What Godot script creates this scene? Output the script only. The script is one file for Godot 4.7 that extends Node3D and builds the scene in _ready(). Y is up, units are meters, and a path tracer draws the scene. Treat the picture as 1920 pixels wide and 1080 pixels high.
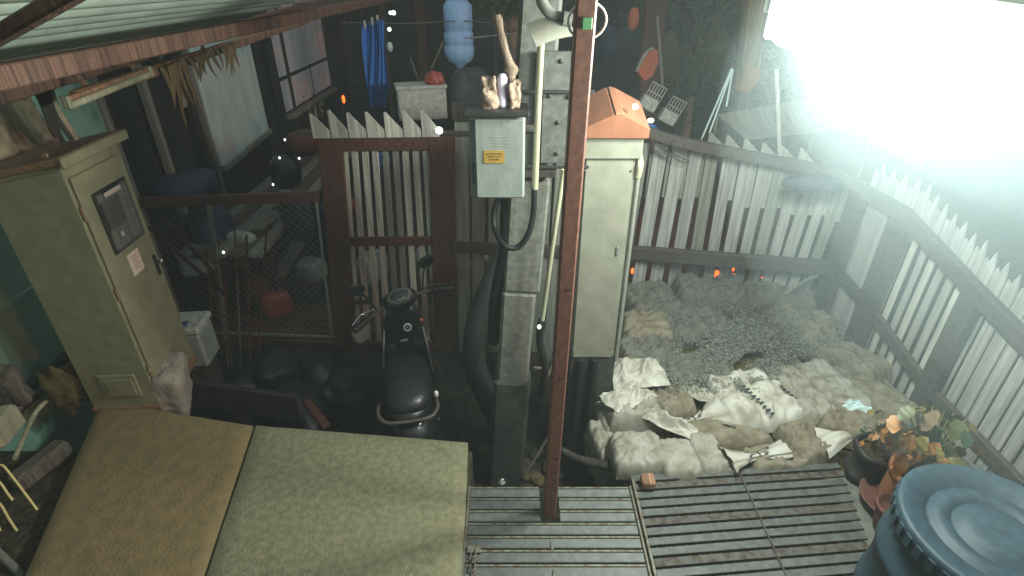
extends Node3D
# A yard gate at night seen from under an eave: y = 0 is the yard level, the lane and the pit lie at LANE.
const EYE_HEIGHT := 2.2
const PITCH := 30.0
const FOCAL := 1020.0
const LANE := -0.66
const FENCE_Z := -3.84
var M := {}
var T := {}
var used := {}
var rng := RandomNumberGenerator.new()
var wob := FastNoiseLite.new()

# ---------- surveying: a photograph point to a place on a level, a depth or a side plane ----------
func sight(u: float, v: float) -> Vector3:
	var a := deg_to_rad(PITCH)
	var x := (u - 960.0) / FOCAL
	var y := (540.0 - v) / FOCAL
	return Vector3(x, -sin(a) + y * cos(a), -cos(a) - y * sin(a))
func on_level(u: float, v: float, y: float) -> Vector3:
	var d := sight(u, v)
	return Vector3(0, EYE_HEIGHT, 0) + d * ((y - EYE_HEIGHT) / d.y)
func on_depth(u: float, v: float, z: float) -> Vector3:
	var d := sight(u, v)
	return Vector3(0, EYE_HEIGHT, 0) + d * (z / d.z)
func on_side(u: float, v: float, x: float) -> Vector3:
	var d := sight(u, v)
	return Vector3(0, EYE_HEIGHT, 0) + d * (x / d.x)

# ---------- mesh helpers ----------
func mb() -> SurfaceTool:
	var st := SurfaceTool.new()
	st.begin(Mesh.PRIMITIVE_TRIANGLES)
	return st
func tri(st: SurfaceTool, a: Vector3, b: Vector3, c: Vector3, out: Vector3):
	if (c - a).cross(b - a).dot(out) < 0.0:
		var k := b; b = c; c = k
	st.add_vertex(a); st.add_vertex(b); st.add_vertex(c)
func quad(st: SurfaceTool, a: Vector3, b: Vector3, c: Vector3, d: Vector3, out: Vector3):
	tri(st, a, b, c, out); tri(st, a, c, d, out)
func box(st: SurfaceTool, size: Vector3, xf: Transform3D, bevel := 0.003):
	st.set_smooth_group(-1)
	var h := size * 0.5
	var bv: float = min(bevel, min(h.x, min(h.y, h.z)) * 0.6)
	var p := {}
	for sx in [-1, 1]:
		for sy in [-1, 1]:
			for sz in [-1, 1]:
				for ax in 3:
					var q := Vector3(sx * (h.x - bv), sy * (h.y - bv), sz * (h.z - bv))
					q[ax] = [sx, sy, sz][ax] * h[ax]
					p[[sx, sy, sz, ax]] = xf * q
	for ax in 3:
		var b1 := (ax + 1) % 3
		var b2 := (ax + 2) % 3
		for s in [-1, 1]:
			var ks = []
			for e in [[-1, -1], [1, -1], [1, 1], [-1, 1]]:
				var g = [0, 0, 0]
				g[ax] = s; g[b1] = e[0]; g[b2] = e[1]
				ks.append(p[[g[0], g[1], g[2], ax]])
			var o := Vector3.ZERO
			o[ax] = s
			quad(st, ks[0], ks[1], ks[2], ks[3], xf.basis * o)
		for s in [-1, 1]:
			for r in [-1, 1]:
				var g1 = [0, 0, 0]
				g1[b1] = s; g1[b2] = r; g1[ax] = -1
				var g2 = g1.duplicate()
				g2[ax] = 1
				var o2 := Vector3.ZERO
				o2[b1] = s; o2[b2] = r
				quad(st, p[[g1[0], g1[1], g1[2], b1]], p[[g2[0], g2[1], g2[2], b1]], p[[g2[0], g2[1], g2[2], b2]], p[[g1[0], g1[1], g1[2], b2]], xf.basis * o2)
	for sx in [-1, 1]:
		for sy in [-1, 1]:
			for sz in [-1, 1]:
				tri(st, p[[sx, sy, sz, 0]], p[[sx, sy, sz, 1]], p[[sx, sy, sz, 2]], xf.basis * Vector3(sx, sy, sz))
func at(p: Vector3, yaw := 0.0, pitch := 0.0, roll := 0.0) -> Transform3D:
	return Transform3D(Basis.from_euler(Vector3(pitch, yaw, roll)), p)
# a straight piece from a to b; w runs along side, d across it
func bar(st: SurfaceTool, a: Vector3, b: Vector3, w: float, d: float, side := Vector3.RIGHT, bevel := 0.003):
	var y := (b - a).normalized()
	if abs(y.dot(side)) > 0.95: side = Vector3.UP if abs(y.y) < 0.8 else Vector3.BACK
	var z := side.cross(y).normalized()
	var x := y.cross(z)
	box(st, Vector3(w, (b - a).length(), d), Transform3D(Basis(x, y, z), (a + b) * 0.5), bevel)
func tube(st: SurfaceTool, pts: Array, r, sides := 8, caps := true):
	st.set_smooth_group(0)
	var n := pts.size()
	var rings := []
	var x := Vector3(0.31, 0.83, 0.47)
	for i in n:
		var dir: Vector3 = (pts[min(i + 1, n - 1)] - pts[max(i - 1, 0)]).normalized()
		x = (x - dir * x.dot(dir)).normalized()
		var y := dir.cross(x)
		var rr: float = r[i] if r is Array else r
		var ring := []
		for k in sides:
			var a := TAU * k / sides
			ring.append(pts[i] + (x * cos(a) + y * sin(a)) * rr)
		rings.append(ring)
	for i in n - 1:
		var c: Vector3 = (pts[i] + pts[i + 1]) * 0.5
		for k in sides:
			var k2 := (k + 1) % sides
			var o: Vector3 = (rings[i][k] + rings[i][k2] + rings[i + 1][k] + rings[i + 1][k2]) * 0.25 - c
			quad(st, rings[i][k], rings[i][k2], rings[i + 1][k2], rings[i + 1][k], o)
	if caps:
		st.set_smooth_group(-1)
		for e in [0, n - 1]:
			var o2: Vector3 = pts[0] - pts[1] if e == 0 else pts[n - 1] - pts[n - 2]
			for k in range(1, sides - 1):
				tri(st, rings[e][0], rings[e][k], rings[e][k + 1], o2)
func curve(ctrl: Array, steps := 6) -> Array:
	var out := []
	var n := ctrl.size()
	for i in n - 1:
		var p0: Vector3 = ctrl[max(i - 1, 0)]
		var p1: Vector3 = ctrl[i]
		var p2: Vector3 = ctrl[i + 1]
		var p3: Vector3 = ctrl[min(i + 2, n - 1)]
		for s in steps:
			out.append(p1.cubic_interpolate(p2, p0, p3, float(s) / steps))
	out.append(ctrl[n - 1])
	return out
func lathe(st: SurfaceTool, prof: Array, xf: Transform3D, sides := 20, wav := 0.0):
	st.set_smooth_group(0)
	for i in prof.size() - 1:
		var a: Vector2 = prof[i]
		var b: Vector2 = prof[i + 1]
		var nn := Vector2(b.y - a.y, a.x - b.x)
		for k in sides:
			var t1 := TAU * k / sides
			var t2 := TAU * ((k + 1) % sides) / sides
			var q := []
			for e in [[a, t1], [a, t2], [b, t2], [b, t1]]:
				var rr: float = e[0].x * (1.0 + wav * sin(e[1] * 5.0 + e[0].y * 9.0))
				q.append(xf * Vector3(rr * cos(e[1]), e[0].y, rr * sin(e[1])))
			var tm := TAU * (k + 0.5) / sides
			quad(st, q[0], q[1], q[2], q[3], xf.basis * Vector3(nn.x * cos(tm), nn.y, nn.x * sin(tm)))
# a flat outline in the local xy plane, given a thickness along z
func prism(st: SurfaceTool, poly: PackedVector2Array, depth: float, xf: Transform3D):
	st.set_smooth_group(-1)
	var ix := Geometry2D.triangulate_polygon(poly)
	for s in [-0.5, 0.5]:
		for i in range(0, ix.size(), 3):
			var q := []
			for k in 3: q.append(xf * Vector3(poly[ix[i + k]].x, poly[ix[i + k]].y, s * depth))
			tri(st, q[0], q[1], q[2], xf.basis * Vector3(0, 0, s))
	var c := Vector2.ZERO
	for p in poly: c += p / poly.size()
	var cw := Geometry2D.is_polygon_clockwise(poly)
	for i in poly.size():
		var a := poly[i]
		var b := poly[(i + 1) % poly.size()]
		var e := b - a
		var o := Vector2(e.y, -e.x) * (-1.0 if cw else 1.0)
		quad(st, xf * Vector3(a.x, a.y, -depth / 2), xf * Vector3(b.x, b.y, -depth / 2), xf * Vector3(b.x, b.y, depth / 2), xf * Vector3(a.x, a.y, depth / 2), xf.basis * Vector3(o.x, o.y, 0))
# rows of points joined into a smooth skin; thick adds a back
func sheet(st: SurfaceTool, rows: Array, thick := 0.0, out := Vector3.BACK):
	st.set_smooth_group(0)
	var nr := rows.size()
	var nc: int = rows[0].size()
	for i in nr - 1:
		for j in nc - 1:
			quad(st, rows[i][j], rows[i][j + 1], rows[i + 1][j + 1], rows[i + 1][j], out)
	if thick > 0.0:
		st.set_smooth_group(1)
		var o := out.normalized() * -thick
		for i in nr - 1:
			for j in nc - 1:
				quad(st, rows[i][j] + o, rows[i][j + 1] + o, rows[i + 1][j + 1] + o, rows[i + 1][j] + o, -out)
		st.set_smooth_group(-1)
		for i in nr - 1:
			for j in [0, nc - 1]:
				var s: Vector3 = (rows[i][j] - rows[i][nc - 1 - j])
				quad(st, rows[i][j], rows[i + 1][j], rows[i + 1][j] + o, rows[i][j] + o, s)
		for j in nc - 1:
			for i in [0, nr - 1]:
				var s2: Vector3 = (rows[i][j] - rows[nr - 1 - i][j])
				quad(st, rows[i][j], rows[i][j + 1], rows[i][j + 1] + o, rows[i][j] + o, s2)
# a closed lumpy body: power > 2 makes it boxier (sacks, bags, helmets)
func lump(st: SurfaceTool, rad: Vector3, xf: Transform3D, power := 2.0, amp := 0.0, freq := 6.0, seed_at := 0.0, nu := 28, nv := 14):
	st.set_smooth_group(0)
	var g := []
	for i in nv + 1:
		var row := []
		var f := PI * i / nv - PI / 2
		for k in nu:
			var t := TAU * k / nu
			var d := Vector3(cos(f) * cos(t), sin(f), cos(f) * sin(t))
			var l := pow(pow(abs(d.x), power) + pow(abs(d.y), power) + pow(abs(d.z), power), -1.0 / power)
			var p := d * l
			var w := 1.0
			if amp > 0.0:
				var q := p * rad
				w += amp * wob.get_noise_3d(q.x * freq * 110.0 + seed_at * 31.0, q.y * freq * 110.0 + seed_at * 17.0, q.z * freq * 110.0)
				w += amp * 0.45 * wob.get_noise_3d(q.x * freq * 300.0 + seed_at * 13.0, q.y * freq * 300.0, q.z * freq * 300.0 + 90.0)
			row.append(xf * (p * rad * w))
		g.append(row)
	for i in nv:
		for k in nu:
			var k2 := (k + 1) % nu
			var o: Vector3 = (g[i][k] + g[i + 1][k2]) * 0.5 - xf.origin
			if i == 0: tri(st, g[0][0], g[1][k2], g[1][k], o)
			elif i == nv - 1: tri(st, g[nv][0], g[i][k], g[i][k2], o)
			else: quad(st, g[i][k], g[i][k2], g[i + 1][k2], g[i + 1][k], o)

# ---------- things and parts ----------
func numbered(called: String) -> String:
	if not used.has(called):
		used[called] = 0
		return called
	used[called] += 1
	return "%s_%03d" % [called, used[called]]
func thing(called: String, label: String, category: String, base := Vector3.ZERO, group := "", yaw := 0.0) -> Node3D:
	var o := Node3D.new()
	o.name = numbered(called)
	add_child(o)
	o.position = base
	o.rotation.y = yaw
	tag(o, label, category, group)
	return o
func tag(o: Node, label: String, category: String, group := ""):
	o.set_meta("label", label)
	o.set_meta("category", category)
	if group != "": o.set_meta("group", group)
# a part whose shape is given in yard coordinates (the thing may stand anywhere, unturned)
func part(called: String, st: SurfaceTool, m: Material, parent: Node3D = null, kind := "") -> MeshInstance3D:
	st.generate_normals()
	return set_mesh(called, st.commit(), m, parent, kind)
func set_mesh(called: String, mesh: Mesh, m: Material, parent: Node3D = null, kind := "") -> MeshInstance3D:
	var o := MeshInstance3D.new()
	o.mesh = mesh
	o.material_override = m
	if parent == null:
		o.name = numbered(called)
		add_child(o)
	else:
		o.name = called
		parent.add_child(o, true)
		if parent.get_parent() == self and parent.get_class() == "Node3D" and parent.rotation.y == 0.0:
			o.position = -parent.position
	if kind != "": o.set_meta("kind", kind)
	return o
func setting(called: String, st: SurfaceTool, m: Material, kind := "structure") -> MeshInstance3D:
	return part(called, st, m, null, kind)
func one(called: String, st: SurfaceTool, m: Material, label: String, category: String, group := "") -> MeshInstance3D:
	var o := part(called, st, m)
	tag(o, label, category, group)
	return o
func label_part(o: Node, label: String): o.set_meta("label", label)

# ---------- materials ----------
func noise_tex(key: String, freq: float, low: Color, high: Color, oct := 4, kind := FastNoiseLite.TYPE_SIMPLEX_SMOOTH, seed_at := 1, mid = null, mid_at := 0.5, size := 512):
	var n := FastNoiseLite.new()
	n.noise_type = kind
	n.frequency = freq
	n.fractal_octaves = oct
	n.seed = seed_at
	var t := NoiseTexture2D.new()
	t.width = size; t.height = size
	t.seamless = true
	t.noise = n
	var g := Gradient.new()
	g.set_color(0, low); g.set_color(1, high)
	if mid != null: g.add_point(mid_at, mid)
	t.color_ramp = g
	T[key] = t
func bump_tex(key: String, freq: float, strength: float, oct := 4, seed_at := 5):
	var n := FastNoiseLite.new()
	n.noise_type = FastNoiseLite.TYPE_SIMPLEX_SMOOTH
	n.frequency = freq
	n.fractal_octaves = oct
	n.seed = seed_at
	var t := NoiseTexture2D.new()
	t.width = 512; t.height = 512
	t.seamless = true
	t.as_normal_map = true
	t.bump_strength = strength
	t.noise = n
	T[key] = t
# streaks that run down a surface: dirt washed by rain
func streak_tex(key: String, low: float, high: float, seed_at: int, across := 0.05, along := 0.004):
	var n := FastNoiseLite.new()
	n.seed = seed_at
	n.frequency = 1.0
	n.fractal_octaves = 3
	var im := Image.create(256, 256, false, Image.FORMAT_RGB8)
	for y in 256:
		for x in 256:
			var ax := TAU * x / 256.0
			var v := n.get_noise_3d(cos(ax) * 40.0 * across, sin(ax) * 40.0 * across, sin(TAU * y / 256.0) * 40.0 * along) * 0.5 + 0.5
			v += 0.25 * n.get_noise_3d(cos(ax) * 160.0 * across, sin(ax) * 160.0 * across, sin(TAU * y / 256.0) * 120.0 * along)
			var g: float = clamp(lerp(low, high, clamp(v * 1.5 - 0.25, 0.0, 1.0)), 0, 1)
			im.set_pixel(x, y, Color(g, g, g))
	T[key] = ImageTexture.create_from_image(im)
func mat(key: String, r: float, g: float, b: float, rough := 0.8, tex := "", scale := 1.0, bump := "", bump_scale := 1.0, metal := 0.0) -> StandardMaterial3D:
	var m := StandardMaterial3D.new()
	m.resource_name = key
	m.albedo_color = Color(r, g, b).linear_to_srgb()
	m.roughness = rough
	m.metallic = metal
	if tex != "":
		m.albedo_texture = T[tex]
	if bump != "":
		m.normal_enabled = true
		m.normal_texture = T[bump]
		m.normal_scale = bump_scale
	if tex != "" or bump != "":
		m.uv1_triplanar = true
		m.uv1_world_triplanar = true
		m.uv1_scale = Vector3.ONE * scale
	M[key] = m
	return m
func gray(v: float) -> Color: return Color(v, v, v)
func make_materials():
	noise_tex("fine", 0.06, gray(0.62), gray(1.0), 5)
	noise_tex("blotch", 0.012, gray(0.5), gray(1.0), 5, FastNoiseLite.TYPE_SIMPLEX_SMOOTH, 3)
	noise_tex("soft_blotch", 0.02, gray(0.72), gray(1.0), 7, FastNoiseLite.TYPE_SIMPLEX_SMOOTH, 41)
	noise_tex("faint", 0.012, gray(0.86), gray(1.0), 8, FastNoiseLite.TYPE_SIMPLEX_SMOOTH, 51)
	noise_tex("grain", 0.16, gray(0.4), gray(1.0), 3, FastNoiseLite.TYPE_SIMPLEX_SMOOTH, 9)
	noise_tex("slab", 0.022, Color(0.74, 0.73, 0.66), Color(1, 0.99, 0.95), 8, FastNoiseLite.TYPE_SIMPLEX_SMOOTH, 21, Color(0.86, 0.86, 0.78), 0.45, 1024)
	noise_tex("slab_warm_light", 0.016, Color(0.74, 0.72, 0.62), Color(1.0, 0.86, 0.70), 8, FastNoiseLite.TYPE_SIMPLEX_SMOOTH, 33, Color(0.88, 0.80, 0.64), 0.45, 1024)  # orange tones paint the warm light onto the left slab
	noise_tex("rusty", 0.02, Color(0.55, 0.36, 0.25), Color(0.95, 1.0, 1.0), 6, FastNoiseLite.TYPE_SIMPLEX_SMOOTH, 12, Color(0.8, 0.8, 0.8), 0.42)
	noise_tex("worn", 0.03, Color(0.55, 0.46, 0.36), Color(1, 1, 1), 5, FastNoiseLite.TYPE_SIMPLEX_SMOOTH, 15, Color(0.93, 0.92, 0.9), 0.38)
	noise_tex("soiled", 0.010, Color(0.64, 0.61, 0.53), Color(1, 1, 1), 7, FastNoiseLite.TYPE_SIMPLEX_SMOOTH, 18, Color(0.88, 0.87, 0.82), 0.5)
	noise_tex("earth", 0.03, Color(0.35, 0.3, 0.22), Color(1, 0.97, 0.85), 6, FastNoiseLite.TYPE_SIMPLEX_SMOOTH, 27)
	streak_tex("streak", 0.68, 1.0, 4)
	streak_tex("streak_soft", 0.86, 1.0, 6, 0.03, 0.01)
	streak_tex("plank", 0.45, 1.0, 8, 0.12, 0.003)
	bump_tex("rough_bump", 0.05, 6.0)
	bump_tex("fine_bump", 0.14, 5.0, 3, 11)
	bump_tex("soft_bump", 0.012, 10.0, 4, 14)
	mat("brown_steel", 0.11, 0.045, 0.036, 0.5, "worn", 1.6, "fine_bump", 0.2)
	mat("grey_steel", 0.07, 0.062, 0.055, 0.55, "worn", 1.6, "fine_bump", 0.2)
	mat("post_paint", 0.22, 0.10, 0.07, 0.55, "soft_blotch", 3.0, "fine_bump", 0.12)
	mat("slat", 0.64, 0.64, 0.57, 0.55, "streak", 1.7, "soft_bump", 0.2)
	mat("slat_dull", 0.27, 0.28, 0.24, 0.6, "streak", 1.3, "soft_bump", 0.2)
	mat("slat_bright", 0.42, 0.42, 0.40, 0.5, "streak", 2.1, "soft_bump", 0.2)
	mat("green_wall", 0.24, 0.44, 0.35, 0.7, "faint", 0.8, "soft_bump", 0.2)
	mat("dark_skirting", 0.06, 0.085, 0.08, 0.7, "fine", 1.5)
	mat("cabinet", 0.235, 0.235, 0.145, 0.42, "faint", 1.2, "soft_bump", 0.12)
	mat("cabinet_top", 0.22, 0.14, 0.075, 0.6, "worn", 2.5, "fine_bump", 0.2)
	mat("grey_box", 0.27, 0.31, 0.28, 0.4, "streak_soft", 1.1, "soft_bump", 0.1)
	mat("pillar", 0.235, 0.24, 0.19, 0.45, "faint", 1.1, "soft_bump", 0.1)
	mat("pillar_cap", 0.29, 0.125, 0.07, 0.55, "streak_soft", 1.8, "soft_bump", 0.1)
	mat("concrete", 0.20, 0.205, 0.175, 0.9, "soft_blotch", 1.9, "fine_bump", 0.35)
	mat("concrete_mid", 0.115, 0.125, 0.11, 0.85, "soft_blotch", 1.9, "fine_bump", 0.25)  # darkened to offset the strong lamp light on the upper pole
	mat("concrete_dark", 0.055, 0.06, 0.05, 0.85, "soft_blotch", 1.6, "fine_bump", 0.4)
	mat("concrete_floor", 0.17, 0.18, 0.155, 0.9, "soft_blotch", 0.9, "fine_bump", 0.4)
	mat("slab", 0.27, 0.262, 0.188, 0.88, "slab", 0.9, "fine_bump", 0.3)
	mat("slab_warm_light", 0.27, 0.248, 0.185, 0.88, "slab_warm_light", 0.7, "fine_bump", 0.3)
	mat("slab_edge", 0.5, 0.47, 0.33, 0.9, "worn", 4.0, "rough_bump", 0.6)
	mat("earth", 0.085, 0.075, 0.05, 0.95, "earth", 1.1, "rough_bump", 0.8)
	mat("lane", 0.055, 0.055, 0.047, 0.9, "earth", 0.5, "rough_bump", 0.6)
	mat("dirt", 0.19, 0.165, 0.095, 0.95, "earth", 1.8, "rough_bump", 0.8)
	mat("sack", 0.34, 0.335, 0.31, 0.7, "soiled", 1.4, "fine_bump", 0.15)
	mat("sack_clean", 0.54, 0.54, 0.52, 0.65, "soiled", 1.1, "fine_bump", 0.12)
	mat("sack_dirty", 0.235, 0.215, 0.17, 0.85, "soiled", 1.9, "fine_bump", 0.3)
	mat("sack_old", 0.15, 0.155, 0.145, 0.9, "soiled", 2.1, "rough_bump", 0.5)
	mat("print_ink", 0.06, 0.07, 0.08, 0.8, "grain", 6.0)
	mat("grate", 0.125, 0.138, 0.13, 0.5, "soft_blotch", 1.6, "fine_bump", 0.2, 0.15)
	mat("grate_rust", 0.115, 0.105, 0.088, 0.6, "rusty", 2.0, "fine_bump", 0.35, 0.1)
	mat("grate_edge", 0.25, 0.235, 0.18, 0.5, "rusty", 2.6, "", 1.0, 0.3)
	mat("drum", 0.03, 0.066, 0.09, 0.6, "soft_blotch", 2.5, "soft_bump", 0.08)
	mat("pvc", 0.44, 0.44, 0.30, 0.45, "streak", 2.0)
	mat("black_rubber", 0.013, 0.0145, 0.0145, 0.55, "fine", 3.0)
	mat("black_plastic", 0.013, 0.015, 0.016, 0.32)
	mat("seat", 0.012, 0.014, 0.016, 0.38, "", 1.0, "fine_bump", 0.15)
	M.seat.uv1_triplanar = true
	mat("gloss_black", 0.01, 0.012, 0.013, 0.15)
	M.gloss_black.clearcoat_enabled = true
	mat("chrome", 0.75, 0.75, 0.75, 0.15, "", 1.0, "", 1.0, 1.0)
	mat("white_plastic", 0.72, 0.74, 0.68, 0.4)
	mat("foam", 0.50, 0.53, 0.49, 0.8, "soft_blotch", 2.0)
	mat("timber", 0.46, 0.24, 0.135, 0.75, "plank", 2.0, "fine_bump", 0.4)
	mat("timber_brown", 0.21, 0.11, 0.075, 0.75, "plank", 2.0, "fine_bump", 0.4)
	mat("eave_pale", 0.30, 0.23, 0.18, 0.8, "plank", 1.4, "fine_bump", 0.4)
	mat("timber_grey", 0.17, 0.15, 0.12, 0.85, "plank", 1.6, "fine_bump", 0.5)
	mat("timber_dark", 0.05, 0.042, 0.035, 0.85, "plank", 1.2, "fine_bump", 0.5)
	mat("roof_sheet", 0.42, 0.50, 0.42, 0.4, "streak_soft", 1.0, "", 1.0, 0.2)
	mat("thatch", 0.30, 0.22, 0.10, 0.9, "plank", 4.0)
	mat("cream_sheet", 0.42, 0.37, 0.24, 0.85, "blotch", 1.4, "soft_bump", 0.5)
	mat("board_white", 0.60, 0.78, 0.78, 0.5, "streak_soft", 0.5)
	mat("window_white", 0.80, 0.80, 0.86, 0.5, "streak_soft", 0.6)
	mat("dark_frame", 0.025, 0.027, 0.026, 0.6, "fine", 2.0)
	mat("blue_cloth", 0.05, 0.27, 0.85, 0.75, "fine", 4.0, "soft_bump", 0.3)
	mat("blue_tarp", 0.30, 0.52, 0.85, 0.6, "streak_soft", 2.0, "soft_bump", 0.4)
	mat("blue_grey", 0.06, 0.08, 0.10, 0.7, "blotch", 1.5, "soft_bump", 0.8)
	mat("blue_dark", 0.02, 0.035, 0.09, 0.7, "fine", 2.5, "soft_bump", 0.8)
	mat("duct", 0.045, 0.055, 0.05, 0.6, "soft_blotch", 1.5, "soft_bump", 0.3)
	mat("red", 0.34, 0.06, 0.045, 0.5, "worn", 3.0)
	mat("red_dark", 0.10, 0.03, 0.022, 0.7, "worn", 2.0)
	mat("orange_red", 0.55, 0.14, 0.06, 0.45)
	mat("terracotta", 0.42, 0.18, 0.085, 0.8, "worn", 4.0, "fine_bump", 0.3)
	mat("pot_brown", 0.14, 0.06, 0.045, 0.75, "worn", 4.0, "fine_bump", 0.3)
	mat("pot_black", 0.022, 0.022, 0.02, 0.6, "fine", 6.0, "fine_bump", 0.4)
	mat("bark", 0.46, 0.34, 0.25, 0.9, "plank", 5.0, "rough_bump", 1.0)
	mat("brown_fur", 0.55, 0.40, 0.30, 0.95, "fine", 4.0, "rough_bump", 1.0)
	mat("leaf_green", 0.055, 0.065, 0.02, 0.5)
	mat("leaf_pale", 0.15, 0.125, 0.035, 0.5)
	mat("leaf_orange", 0.27, 0.125, 0.035, 0.55)
	mat("leaf_dark", 0.02, 0.042, 0.02, 0.55)
	mat("leaf_dry", 0.14, 0.10, 0.06, 0.8)
	mat("litter", 0.15, 0.17, 0.14, 0.9)
	mat("litter_dark", 0.07, 0.085, 0.075, 0.9)
	for k in ["leaf_green", "leaf_pale", "leaf_orange", "leaf_dark", "leaf_dry"]:
		M[k].backlight_enabled = true
		M[k].backlight = M[k].albedo_color * 0.35
		M[k].cull_mode = BaseMaterial3D.CULL_DISABLED
	mat("plate_yellow", 0.42, 0.28, 0.06, 0.5, "worn", 9.0)
	mat("sticker_pink", 0.62, 0.50, 0.44, 0.6)
	mat("sticker_blue", 0.03, 0.05, 0.22, 0.5)
	mat("tag_green", 0.10, 0.30, 0.13, 0.5)
	mat("paper_lilac", 0.62, 0.58, 0.72, 0.6)
	mat("mesh_wire", 0.22, 0.18, 0.14, 0.5, "", 1.0, "", 1.0, 0.4)
	mat("yellow_wire", 0.62, 0.52, 0.22, 0.5)
	mat("rock", 0.30, 0.275, 0.24, 0.95, "worn", 5.0, "rough_bump", 1.2)
	mat("yellow_sack", 0.13, 0.11, 0.035, 0.7, "fine", 4.0, "soft_bump", 0.6)
	mat("lamp_housing", 0.72, 0.78, 0.68, 0.4)
	var gl := mat("pane", 0.5, 0.55, 0.55, 0.06)
	gl.transparency = BaseMaterial3D.TRANSPARENCY_ALPHA
	gl.albedo_color.a = 0.05
	var lamp := mat("lamp_glow", 0.9, 0.95, 0.9, 0.5)
	lamp.emission_enabled = true
	lamp.emission = Color(0.86, 1.0, 0.95)
	lamp.emission_energy_multiplier = 2.6
	var am := mat("amber_glow", 0.6, 0.2, 0.05, 0.4)
	am.emission_enabled = true
	am.emission = Color(1.0, 0.36, 0.10)
	am.emission_energy_multiplier = 2.2
	var wh := mat("bulb_glint_glow", 0.8, 0.8, 0.8, 0.4)  # serves hanging lamps, and beads that paint glints
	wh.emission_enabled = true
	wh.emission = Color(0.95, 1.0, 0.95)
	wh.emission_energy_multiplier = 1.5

# ---------- camera, sky, light ----------
func make_view():
	var cam := Camera3D.new()
	cam.name = "camera"
	add_child(cam)
	cam.position = Vector3(0, EYE_HEIGHT, 0)
	cam.rotation_degrees.x = -PITCH
	cam.fov = rad_to_deg(2.0 * atan(540.0 / FOCAL))
	cam.near = 0.05
	cam.far = 400.0
	cam.current = true
	var e := Environment.new()
	e.background_mode = Environment.BG_SKY
	var sm := ProceduralSkyMaterial.new()
	sm.sky_top_color = Color(0.26, 0.28, 0.275).linear_to_srgb()
	sm.sky_horizon_color = Color(0.25, 0.262, 0.25).linear_to_srgb()
	sm.ground_bottom_color = Color(0.01, 0.012, 0.012).linear_to_srgb()
	sm.ground_horizon_color = Color(0.06, 0.065, 0.06).linear_to_srgb()
	sm.sun_angle_max = 0.0
	var sky := Sky.new()
	sky.sky_material = sm
	e.sky = sky
	e.background_energy_multiplier = 1.0
	e.tonemap_mode = Environment.TONE_MAPPER_LINEAR
	e.tonemap_exposure = 1.25
	e.sdfgi_enabled = true
	e.ssao_enabled = true
	e.ssil_enabled = true
	e.fog_enabled = true
	e.fog_density = 0.010
	e.fog_light_color = Color(0.93, 1.0, 1.0)
	e.volumetric_fog_enabled = true
	e.volumetric_fog_density = 0.0
	var we := WorldEnvironment.new()
	we.name = "environment"
	we.environment = e
	add_child(we)
	# the last warm light of dusk, low behind the camera and to its right
	var sun := DirectionalLight3D.new()
	sun.name = "dusk_sun"
	add_child(sun)
	sun.light_color = Color(1.0, 0.5, 0.22)
	sun.light_energy = 0.085
	sun.light_angular_distance = 3.0
	sun.shadow_enabled = true
	sun.look_at_from_position(Vector3.ZERO, Vector3(-0.9, -0.28, -0.55), Vector3.UP)

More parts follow.
